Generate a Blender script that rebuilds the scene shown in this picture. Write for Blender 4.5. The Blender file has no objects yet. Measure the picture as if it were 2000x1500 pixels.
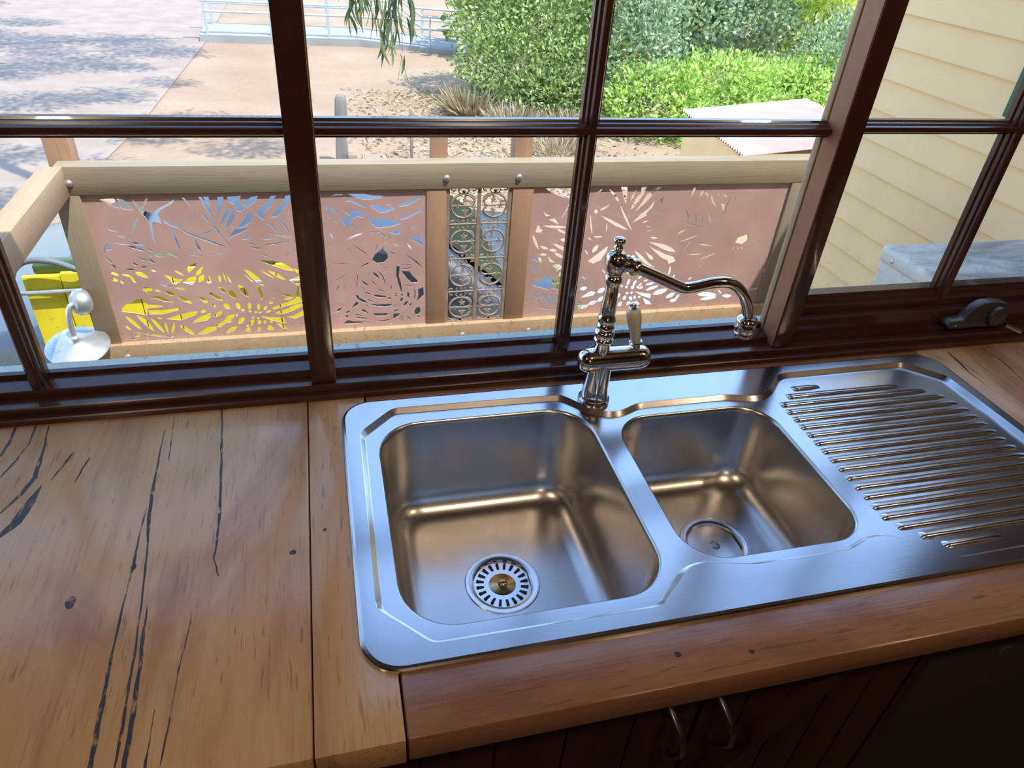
import bpy, bmesh, math, random
import numpy as np
from mathutils import Vector, Matrix
from mathutils.geometry import delaunay_2d_cdt

# ------------------------------------------------------------------ camera, sky, sun, exposure
scene = bpy.context.scene
COL = scene.collection
# metres; x runs right along the window wall, y out through the window, z up; z = 0 is the benchtop
cam_d = bpy.data.cameras.new('camera')
cam = bpy.data.objects.new('camera', cam_d); COL.objects.link(cam)
cam_d.sensor_width = 36.0
cam_d.lens = 1387.2 / 2000 * 36.0
cam_d.clip_start = 0.02
_r = Vector((0.96884732, -0.23790109, 0.06883274)); _u = Vector((0.08180118, 0.5697352, 0.81774713)); _f = Vector((0.23375937, 0.78664151, -0.57144701))
_m = Matrix((_r, _u, -_f)).transposed().to_4x4(); _m.translation = Vector((0.00345, -0.91936, 0.68182))
cam.matrix_world = _m
scene.camera = cam

SUN = Vector((0.28, -0.30, 0.912)).normalized()
world = bpy.data.worlds.new('sky'); scene.world = world; world.use_nodes = True
_nt = world.node_tree; _nt.nodes.clear()
_o = _nt.nodes.new('ShaderNodeOutputWorld'); _b = _nt.nodes.new('ShaderNodeBackground'); _s = _nt.nodes.new('ShaderNodeTexSky')
_s.sky_type = 'NISHITA'; _s.sun_disc = False; _s.sun_elevation = math.asin(SUN.z); _s.sun_rotation = math.atan2(SUN.x, SUN.y)
_s.altitude = 100; _s.air_density = 1.0; _s.dust_density = 0.4; _s.ozone_density = 1.6
_b.inputs['Strength'].default_value = 0.64
_nt.links.new(_s.outputs[0], _b.inputs[0]); _nt.links.new(_b.outputs[0], _o.inputs[0])

sun_d = bpy.data.lights.new('sun', 'SUN'); sun_d.energy = 6.3; sun_d.angle = 0.0093; sun_d.color = (1.0, 0.95, 0.86)
sun = bpy.data.objects.new('sun', sun_d); COL.objects.link(sun)
sun.rotation_euler = (-SUN).to_track_quat('-Z', 'Y').to_euler(); sun.location = SUN * 30
# the warm bulbs of the room behind the camera
for i, (x, y, z, w) in enumerate([(-0.75, -1.05, 1.35, 15), (0.50, -1.10, 1.35, 15), (1.55, -1.0, 1.35, 12), (-0.1, -2.6, 1.35, 12)]):
    l = bpy.data.lights.new('room_bulb', 'POINT'); l.energy = w; l.color = (1.0, 0.76, 0.50); l.shadow_soft_size = 0.05
    o = bpy.data.objects.new('room_bulb', l); COL.objects.link(o); o.location = (x, y, z)

scene.view_settings.view_transform = 'Standard'; scene.view_settings.look = 'None'
scene.view_settings.gamma = 1.0; scene.view_settings.use_curve_mapping = False
scene.view_settings.exposure = 0.0
cy = scene.cycles
cy.use_denoising = True; cy.max_bounces = 10; cy.diffuse_bounces = 4; cy.glossy_bounces = 5; cy.transparent_max_bounces = 16
cy.caustics_reflective = False; cy.caustics_refractive = False; cy.sample_clamp_indirect = 6.0

# ------------------------------------------------------------------ helpers
random.seed(4); RNG = np.random.default_rng(7)

class MB:
    """collects shapes; build() links them as one mesh object"""
    def __init__(s): s.v = []; s.f = []
    def add(s, v, f):
        n = len(s.v); s.v += [tuple(p) for p in v]; s.f += [tuple(n + i for i in q) for q in f]; return s
    def box(s, x0, x1, y0, y1, z0, z1):
        return s.add([(x0,y0,z0),(x1,y0,z0),(x1,y1,z0),(x0,y1,z0),(x0,y0,z1),(x1,y0,z1),(x1,y1,z1),(x0,y1,z1)],
                     [(0,3,2,1),(4,5,6,7),(0,1,5,4),(1,2,6,5),(2,3,7,6),(3,0,4,7)])
    def bar(s, a, b, w, h, up=(0,0,1)):
        a, b, up = Vector(a), Vector(b), Vector(up); d = (b-a).normalized(); r = d.cross(up).normalized(); u = r.cross(d)
        P = []
        for c in (a, b):
            for i, j in ((-1,-1),(1,-1),(1,1),(-1,1)): P.append(c + r*w/2*i + u*h/2*j)
        return s.add(P, [(0,1,2,3),(7,6,5,4),(0,4,5,1),(1,5,6,2),(2,6,7,3),(3,7,4,0)])
    def tube(s, path, rad, n=10, caps=True):
        path = [Vector(p) for p in path]; m = len(path)
        rads = rad if isinstance(rad, (list, tuple)) else [rad]*m
        t0 = (path[1]-path[0]).normalized(); ref = Vector((0,0,1)) if abs(t0.z) < .9 else Vector((1,0,0))
        nrm = t0.cross(ref).normalized(); V = []; F = []
        for i in range(m):
            t = (path[min(i+1,m-1)]-path[max(i-1,0)]).normalized()
            nrm = (nrm - t*nrm.dot(t)).normalized(); bn = t.cross(nrm)
            for k in range(n):
                a = 2*math.pi*k/n; V.append(path[i] + (nrm*math.cos(a)+bn*math.sin(a))*rads[i])
        for i in range(m-1):
            for k in range(n):
                k2 = (k+1) % n; F.append((i*n+k, i*n+k2, (i+1)*n+k2, (i+1)*n+k))
        if caps: F.append(tuple(range(n-1,-1,-1))); F.append(tuple((m-1)*n+k for k in range(n)))
        return s.add(V, F)
    def lathe(s, prof, base=(0,0,0), axis=(0,0,1), n=24):
        """prof: (radius, height) pairs along axis"""
        base, ax = Vector(base), Vector(axis).normalized()
        ref = Vector((1,0,0)) if abs(ax.x) < .9 else Vector((0,1,0)); p = ax.cross(ref).normalized(); q = ax.cross(p)
        V = []; F = []; m = len(prof)
        for r, h in prof:
            for k in range(n):
                a = 2*math.pi*k/n; V.append(base + ax*h + (p*math.cos(a)+q*math.sin(a))*max(r, 1e-5))
        for i in range(m-1):
            for k in range(n):
                k2 = (k+1) % n; F.append((i*n+k, i*n+k2, (i+1)*n+k2, (i+1)*n+k))
        F.append(tuple(range(n-1,-1,-1))); F.append(tuple((m-1)*n+k for k in range(n)))
        return s.add(V, F)
    def extrude(s, prof, a, b, right, up):
        """closed 2-D profile (r, u) swept straight from a to b"""
        a, b, right, up = Vector(a), Vector(b), Vector(right), Vector(up); n = len(prof)
        V = [a + right*p + up*q for p, q in prof] + [b + right*p + up*q for p, q in prof]
        F = [(i, (i+1) % n, n+(i+1) % n, n+i) for i in range(n)] + [tuple(range(n-1,-1,-1)), tuple(range(n,2*n))]
        return s.add(V, F)
    def build(s, name, mat, parent=None, smooth=None, bevel=0, seg=2):
        me = bpy.data.meshes.new(name)
        off = Vector(parent_world(parent)) if parent else Vector((0,0,0))
        me.from_pydata([tuple(Vector(p)-off) for p in s.v], [], s.f)
        bm = bmesh.new(); bm.from_mesh(me); bmesh.ops.recalc_face_normals(bm, faces=bm.faces)
        if bevel: bmesh.ops.bevel(bm, geom=[e for e in bm.edges if len(e.link_faces) == 2 and e.calc_face_angle(0) > .5], offset=bevel, segments=seg, affect='EDGES', profile=.5)
        bm.to_mesh(me); bm.free()
        return link(name, me, mat, parent, smooth if smooth is not None else (35 if bevel else None))

def parent_world(p):
    v = Vector((0,0,0))
    while p: v += p.location; p = p.parent
    return v
def link(name, me, mat, parent=None, smooth=None):
    if smooth: me.shade_smooth(); me.set_sharp_from_angle(angle=math.radians(smooth))
    if mat: me.materials.append(mat)
    o = bpy.data.objects.new(name, me); COL.objects.link(o)
    if parent: o.parent = parent
    return o
def tag(o, label=None, cat=None, group=None, kind=None):
    if label: o['label'] = label
    if cat: o['category'] = cat
    if group: o['group'] = group
    if kind: o['kind'] = kind
    return o
def thing(name, loc, label, cat, group=None, kind=None):
    o = bpy.data.objects.new(name, None); COL.objects.link(o); o.location = loc; o.empty_display_size = .05
    return tag(o, label, cat, group, kind)
def struct(name, loc, label):
    return thing(name, loc, label, None, kind='structure')
def copy_part(o, parent, loc=None):
    c = o.copy(); COL.objects.link(c); c.parent = parent
    if loc is not None: c.location = loc
    return c

# ------------------------------------------------------------------ materials
def newmat(name):
    m = bpy.data.materials.new(name); m.use_nodes = True; nt = m.node_tree
    return m, nt, nt.nodes['Principled BSDF']
def N(nt, typ, **kw):
    n = nt.nodes.new(typ)
    for k, v in kw.items():
        if k.startswith('_'): setattr(n, k[1:], v)
        else: n.inputs[k.replace('__', ' ')].default_value = v
    return n
def coords(nt, scale=(1,1,1), rot=(0,0,0), what='Object'):
    t = N(nt, 'ShaderNodeTexCoord'); mp = N(nt, 'ShaderNodeMapping')
    mp.inputs['Scale'].default_value = scale; mp.inputs['Rotation'].default_value = rot
    nt.links.new(t.outputs[what], mp.inputs['Vector']); return mp.outputs[0]
def ramp(nt, fac, stops):
    r = N(nt, 'ShaderNodeValToRGB'); e = r.color_ramp.elements
    while len(e) < len(stops): e.new(.5)
    for k, (p, c) in enumerate(stops): e[k].position = p; e[k].color = (*c, 1) if len(c) == 3 else c
    nt.links.new(fac, r.inputs[0]); return r.outputs[0]
def mix(nt, a, b, fac, typ='MIX'):
    n = N(nt, 'ShaderNodeMix', _data_type='RGBA', _blend_type=typ)
    for sock, v in ((n.inputs[0], fac), (n.inputs[6], a), (n.inputs[7], b)):
        if hasattr(v, 'is_output'): nt.links.new(v, sock)
        else: sock.default_value = v if not isinstance(v, tuple) or len(v) == 4 else (*v, 1)
    return n.outputs[2]
def bump(nt, bs, h, strength=.2, dist=.002):
    b = N(nt, 'ShaderNodeBump', Strength=strength, Distance=dist); nt.links.new(h, b.inputs['Height']); nt.links.new(b.outputs[0], bs.inputs['Normal'])
def plain(name, col, rough=.5, metal=0., coat=0., noise=0., nscale=8., bumpy=0.):
    m, nt, b = newmat(name)
    b.inputs['Base Color'].default_value = (*col, 1); b.inputs['Roughness'].default_value = rough; b.inputs['Metallic'].default_value = metal; b.inputs['Coat Weight'].default_value = coat
    n = N(nt, 'ShaderNodeTexNoise', Scale=nscale, Detail=6.); nt.links.new(coords(nt), n.inputs['Vector'])
    if noise:
        c = ramp(nt, n.outputs[0], [(.3, tuple(x*(1-noise) for x in col)), (.7, tuple(min(1, x*(1+noise)) for x in col))]); nt.links.new(c, b.inputs['Base Color'])
    if bumpy: bump(nt, b, n.outputs[0], bumpy)
    return m
def wood(name, dark, mid, light, axis='y', rough=.35, coat=0., fine=1., bumpy=.12, big=3.0, figure=None):
    """grain runs along axis"""
    m, nt, b = newmat(name)
    k = {'x': (.12,1,1), 'y': (1,.12,1), 'z': (1,1,.12)}[axis]
    big_n = N(nt, 'ShaderNodeTexNoise', Scale=big, Detail=3., Distortion=1.2); nt.links.new(coords(nt, tuple(1.6*a for a in k)), big_n.inputs['Vector'])
    mid_n = N(nt, 'ShaderNodeTexNoise', Scale=26., Detail=6., Roughness=.6, Distortion=.8); nt.links.new(coords(nt, tuple(a if a == 1 else .07 for a in k)), mid_n.inputs['Vector'])
    fib = N(nt, 'ShaderNodeTexNoise', Scale=240.*fine, Detail=3.); nt.links.new(coords(nt, tuple(a if a == 1 else .05 for a in k)), fib.inputs['Vector'])
    c1 = ramp(nt, big_n.outputs[0], [(.3, mid), (.72, light)])
    if figure:
        fg = N(nt, 'ShaderNodeTexNoise', Scale=4.5, Detail=4., Roughness=.55, Distortion=2.2); nt.links.new(coords(nt, tuple(a if a == 1 else .32 for a in k)), fg.inputs['Vector'])
        c1 = mix(nt, c1, figure[0], ramp(nt, fg.outputs[0], [(.50, (0,0,0)), (.66, (.7,.7,.7))])); c1 = mix(nt, c1, figure[1], ramp(nt, fg.outputs[0], [(.30, (.6,.6,.6)), (.46, (0,0,0))]))
        pore = N(nt, 'ShaderNodeTexNoise', Scale=230., Detail=2., Roughness=.5); nt.links.new(coords(nt, tuple(a if a == 1 else .10 for a in k)), pore.inputs['Vector'])
        c1 = mix(nt, c1, dark, ramp(nt, pore.outputs[0], [(.64, (0,0,0)), (.72, (.5,.5,.5))]))
    c2 = mix(nt, c1, dark, ramp(nt, mid_n.outputs[0], [(.54, (0,0,0)), (.80, (.38,.38,.38))]))
    c3 = mix(nt, c2, dark, ramp(nt, fib.outputs[0], [(.55, (0,0,0)), (.8, (.40,.40,.40))]))
    nt.links.new(c3, b.inputs['Base Color']); b.inputs['Roughness'].default_value = rough; b.inputs['Coat Weight'].default_value = coat; b.inputs['Coat Roughness'].default_value = .15
    rr = N(nt, 'ShaderNodeMapRange'); rr.inputs['To Min'].default_value = rough*.75; rr.inputs['To Max'].default_value = min(1, rough*1.3)
    nt.links.new(mid_n.outputs[0], rr.inputs[0]); nt.links.new(rr.outputs[0], b.inputs['Roughness'])
    bump(nt, b, fib.outputs[0], bumpy, .001); return m

M = {}
M['bench_y'] = wood('bench timber lengthwise', (.20,.095,.045), (.49,.285,.135), (.66,.43,.225), 'y', .22, .35, figure=((.36,.17,.085), (.62,.39,.15)))
M['bench_x'] = wood('bench timber crosswise', (.12,.048,.028), (.28,.132,.072), (.37,.20,.115), 'x', .24, .35, bumpy=.3, figure=((.22,.09,.048), (.36,.19,.09)))
def vein_mat():
    m, nt, b = newmat('black gum vein'); out = nt.nodes['Material Output']; b.inputs['Roughness'].default_value = .35
    b.inputs['Base Color'].default_value = (.035,.026,.022,1)
    n = N(nt, 'ShaderNodeTexNoise', Scale=190., Detail=5., Roughness=.7); nt.links.new(coords(nt, (1,.22,1)), n.inputs['Vector'])
    tr = N(nt, 'ShaderNodeBsdfTransparent'); mx = N(nt, 'ShaderNodeMixShader'); nt.links.new(ramp(nt, n.outputs[0], [(.36, (0,0,0)), (.50, (1,1,1))]), mx.inputs[0])
    nt.links.new(tr.outputs[0], mx.inputs[1]); nt.links.new(b.outputs[0], mx.inputs[2]); nt.links.new(mx.outputs[0], out.inputs[0]); return m
M['vein'] = vein_mat()
M['frame'] = plain('mahogany gloss paint', (.055,.021,.018), .23, coat=.35, noise=.15, nscale=14, bumpy=.03)
M['jamb'] = plain('lit brown jamb', (.34,.165,.10), .4, noise=.12, nscale=20)  # brown lightened to carry the light on the post side; the bead shares it
M['ext_frame'] = wood('weathered outer frame', (.16,.10,.07), (.42,.32,.22), (.55,.44,.32), 'z', .6)
M['ext_sill'] = plain('blue grey outer sill paint', (.20,.30,.34), .35, noise=.15, nscale=15)
M['inner'] = wood('dark room timber', (.025,.012,.008), (.06,.03,.018), (.085,.045,.027), 'z', .5)
M['ceil'] = plain('room ceiling timber', (.07,.042,.026), .6, noise=.2, nscale=5)
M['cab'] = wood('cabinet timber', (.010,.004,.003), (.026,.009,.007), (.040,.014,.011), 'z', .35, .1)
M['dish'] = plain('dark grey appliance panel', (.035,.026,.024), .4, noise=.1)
M['chrome'] = plain('chrome', (.80,.79,.78), .06, 1.0)
M['nickel'] = plain('dull handle metal', (.34,.33,.33), .28, 1.0)
M['brass'] = plain('worn brass', (.62,.47,.24), .22, 1.0)
M['ceramic'] = plain('cream ceramic', (.72,.68,.62), .18, coat=.4)
M['black'] = plain('black gap', (.01,.01,.011), .6)
M['winder'] = plain('bronze winder casing', (.05,.045,.05), .32, coat=.2, noise=.15, nscale=40)
M['galv'] = plain('galvanised steel', (.52,.56,.58), .42, .75, noise=.18, nscale=12)
M['ramp_rail'] = plain('pale galvanised handrail', (.50,.58,.62), .45, .3, noise=.1)
M['bolt'] = plain('zinc bolt head', (.66,.66,.64), .35, .8)
def steel():
    m, nt, b = newmat('brushed stainless steel')
    b.inputs['Metallic'].default_value = 1.0
    n1 = N(nt, 'ShaderNodeTexNoise', Scale=7., Detail=5.); nt.links.new(coords(nt), n1.inputs['Vector'])
    n2 = N(nt, 'ShaderNodeTexNoise', Scale=420., Detail=2.); nt.links.new(coords(nt, (.04,1,1)), n2.inputs['Vector'])
    nt.links.new(ramp(nt, n1.outputs[0], [(.3, (.66,.665,.68)), (.7, (.72,.72,.73))]), b.inputs['Base Color'])
    r = N(nt, 'ShaderNodeMapRange'); r.inputs['From Min'].default_value = .3; r.inputs['From Max'].default_value = .7; r.inputs['To Min'].default_value = .17; r.inputs['To Max'].default_value = .23
    nt.links.new(n1.outputs[0], r.inputs[0]); nt.links.new(r.outputs[0], b.inputs['Roughness'])
    bump(nt, b, n2.outputs[0], .05, .0004); return m
M['steel'] = steel()
M['steel_bowl'] = plain('satin steel of the bowls', (.57,.56,.555), .27, 1.0, noise=.04, nscale=9)
def glass():
    m, nt, b = newmat('window glass'); nt.nodes.remove(b); out = nt.nodes['Material Output']
    tr = N(nt, 'ShaderNodeBsdfTransparent'); tr.inputs[0].default_value = (.97,.985,.98,1)
    gl = N(nt, 'ShaderNodeBsdfGlossy', Roughness=.0); fr = N(nt, 'ShaderNodeFresnel', IOR=1.3)
    geo = N(nt, 'ShaderNodeNewGeometry'); ior = N(nt, 'ShaderNodeMapRange'); ior.inputs['To Min'].default_value = 1.3; ior.inputs['To Max'].default_value = 1/1.3  # same reflectance on the inner and outer face of the thin pane
    nt.links.new(geo.outputs['Backfacing'], ior.inputs[0]); nt.links.new(ior.outputs[0], fr.inputs['IOR'])
    mx = N(nt, 'ShaderNodeMixShader'); nt.links.new(fr.outputs[0], mx.inputs[0]); nt.links.new(tr.outputs[0], mx.inputs[1]); nt.links.new(gl.outputs[0], mx.inputs[2])
    # dust and dried splashes, thicker towards the bottom bead
    df = N(nt, 'ShaderNodeBsdfDiffuse'); df.inputs[0].default_value = (.75,.74,.72,1)
    v = coords(nt); n = N(nt, 'ShaderNodeTexNoise', Scale=95., Detail=3., Roughness=.7); nt.links.new(v, n.inputs['Vector'])
    sp = ramp(nt, n.outputs[0], [(.60, (0,0,0)), (.72, (.55,.55,.55))])
    sep = N(nt, 'ShaderNodeSeparateXYZ'); nt.links.new(v, sep.inputs[0])
    mr = N(nt, 'ShaderNodeMapRange'); mr.inputs['From Min'].default_value = .035; mr.inputs['From Max'].default_value = .15; mr.inputs['To Min'].default_value = 1.; mr.inputs['To Max'].default_value = .05
    nt.links.new(sep.outputs['Z'], mr.inputs[0])
    mu = N(nt, 'ShaderNodeMath', _operation='MULTIPLY'); nt.links.new(sp, mu.inputs[0]); nt.links.new(mr.outputs[0], mu.inputs[1])
    m2 = N(nt, 'ShaderNodeMixShader'); nt.links.new(mu.outputs[0], m2.inputs[0]); nt.links.new(mx.outputs[0], m2.inputs[1]); nt.links.new(df.outputs[0], m2.inputs[2])
    nt.links.new(m2.outputs[0], out.inputs[0]); return m
M['glass'] = glass()
M['rail'] = wood('weathered grey hardwood', (.129,.099,.064), (.304,.243,.160), (.380,.312,.213), 'x', .75, bumpy=.4)
M['rail_y'] = wood('orange hardwood rail', (.190,.114,.061), (.425,.274,.152), (.501,.350,.213), 'y', .7, bumpy=.4)
M['post'] = wood('weathered hardwood post', (.129,.091,.061), (.289,.220,.144), (.350,.274,.182), 'z', .75, bumpy=.4)
M['post_red'] = wood('red brown hardwood post', (.152,.076,.046), (.342,.190,.114), (.417,.251,.152), 'z', .7, bumpy=.4)
M['rust'] = plain('pink brown rusted steel', (.55,.345,.305), .75, noise=.10, nscale=6, bumpy=.05)
M['iron'] = plain('rusty painted cast iron', (.330,.238,.178), .7, noise=.25, nscale=30)
M['cream'] = plain('cream weatherboard paint', (.93,.655,.335), .55, noise=.05, nscale=3)
M['cream_edge'] = plain('cream trim paint', (.86,.62,.34), .55)
M['green_trim'] = plain('dark green trim paint', (.03,.10,.06), .5)
def ac_mat():
    m, nt, b = newmat('weathered white casing'); b.inputs['Roughness'].default_value = .5
    n = N(nt, 'ShaderNodeTexNoise', Scale=5., Detail=8., Roughness=.7, Distortion=.6); nt.links.new(coords(nt, (.8,2.2,1)), n.inputs['Vector'])
    geo = N(nt, 'ShaderNodeNewGeometry'); sep = N(nt, 'ShaderNodeSeparateXYZ'); nt.links.new(geo.outputs['Normal'], sep.inputs[0])
    d = ramp(nt, n.outputs[0], [(.40, (0,0,0)), (.66, (.85,.85,.85))]); mu = N(nt, 'ShaderNodeMath', _operation='MULTIPLY'); mu.use_clamp = True
    nt.links.new(d, mu.inputs[0]); nt.links.new(sep.outputs['Z'], mu.inputs[1])
    nt.links.new(mix(nt, (.72,.71,.64), (.20,.20,.19), mu.outputs[0]), b.inputs['Base Color']); return m
M['ac'] = ac_mat()
def dirt():
    m, nt, b = newmat('orange dirt'); b.inputs['Roughness'].default_value = .95
    n = N(nt, 'ShaderNodeTexNoise', Scale=.5, Detail=8., Roughness=.6); nt.links.new(coords(nt), n.inputs['Vector'])
    f = N(nt, 'ShaderNodeTexNoise', Scale=9., Detail=8., Roughness=.75); nt.links.new(coords(nt), f.inputs['Vector'])
    c = ramp(nt, n.outputs[0], [(.3, (.330,.218,.139)), (.55, (.396,.277,.185)), (.75, (.436,.343,.251))])
    nt.links.new(mix(nt, c, (.238,.172,.125), ramp(nt, f.outputs[0], [(.52, (0,0,0)), (.72, (.462,.462,.462))])), b.inputs['Base Color']); bump(nt, b, f.outputs[0], .5, .03); return m
M['dirt'] = dirt()
M['path'] = plain('pinkish bitumen path', (.34,.262,.212), .9, noise=.12, nscale=3, bumpy=.1)
M['concrete'] = plain('pale concrete', (.34,.345,.33), .85, noise=.1, nscale=2)
M['yellow'] = plain('yellow board paint', (.688,.560,.016), .55, noise=.08, nscale=7)
M['bin_green'] = plain('dark green lid', (.035,.075,.02), .4)
M['hose'] = plain('grey hose', (.14,.16,.17), .5)
M['car'] = plain('slate blue car paint', (.045,.065,.10), .35, .0, coat=.12)
M['car_glass'] = plain('dark car glass', (.02,.028,.04), .12); M['car_glass'].node_tree.nodes['Principled BSDF'].inputs['Specular IOR Level'].default_value = .3
M['tyre'] = plain('black tyre', (.02,.02,.02), .8)
M['bark'] = plain('grey brown bark', (.24,.18,.13), .9, noise=.35, nscale=9, bumpy=.5)
M['stump'] = wood('grey split timber', (.066,.059,.053), (.198,.178,.152), (.277,.251,.211), 'z', .85, bumpy=.5)
M['red_roof'] = plain('faded red corrugated iron', (.307,.198,.178), .5, .2, noise=.15, nscale=3)
def leafmat(name, stops, trans=.42):
    m, nt, b = newmat(name); out = nt.nodes['Material Output']
    at = N(nt, 'ShaderNodeAttribute', _attribute_name='rnd'); c = ramp(nt, at.outputs['Fac'], stops)
    nt.links.new(c, b.inputs['Base Color']); b.inputs['Roughness'].default_value = .55
    t = N(nt, 'ShaderNodeBsdfTranslucent'); nt.links.new(mix(nt, c, (.9,1.,.35), .35, 'MULTIPLY'), t.inputs[0])
    mx = N(nt, 'ShaderNodeMixShader'); mx.inputs[0].default_value = trans
    nt.links.new(b.outputs[0], mx.inputs[1]); nt.links.new(t.outputs[0], mx.inputs[2]); nt.links.new(mx.outputs[0], out.inputs[0]); return m
M['leaf_mid'] = leafmat('mid green leaves', [(0,(.118,.153,.071)),(.35,(.295,.413,.130)),(.68,(.531,.661,.236)),(.9,(.755,.850,.448)),(1,(.708,.614,.425))])
M['leaf_lime'] = leafmat('lime green leaves', [(0,(.191,.332,.064)),(.45,(.459,.663,.153)),(.8,(.714,.866,.255)),(1,(.943,.918,.382))])
M['leaf_grey'] = leafmat('grey green leaves', [(0,(.153,.229,.140)),(.5,(.356,.459,.281)),(.85,(.586,.688,.484)),(1,(.765,.765,.611))])
M['leaf_gum'] = leafmat('dark gum leaves', [(0,(.06,.09,.03)),(.5,(.13,.18,.06)),(1,(.28,.34,.13))], .25)
M['leaf_yellow'] = leafmat('yellow green gum leaves', [(0,(.306,.433,.077)),(.5,(.637,.765,.153)),(1,(.950,.950,.332))])
M['dry'] = leafmat('dry straw', [(0,(.26,.19,.11)),(.5,(.48,.38,.24)),(1,(.66,.57,.40))], .2)
M['lawn'] = leafmat('bright lawn', [(0,(.096,.224,.032)),(.5,(.192,.400,.064)),(1,(.320,.528,.128))], .3)
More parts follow.
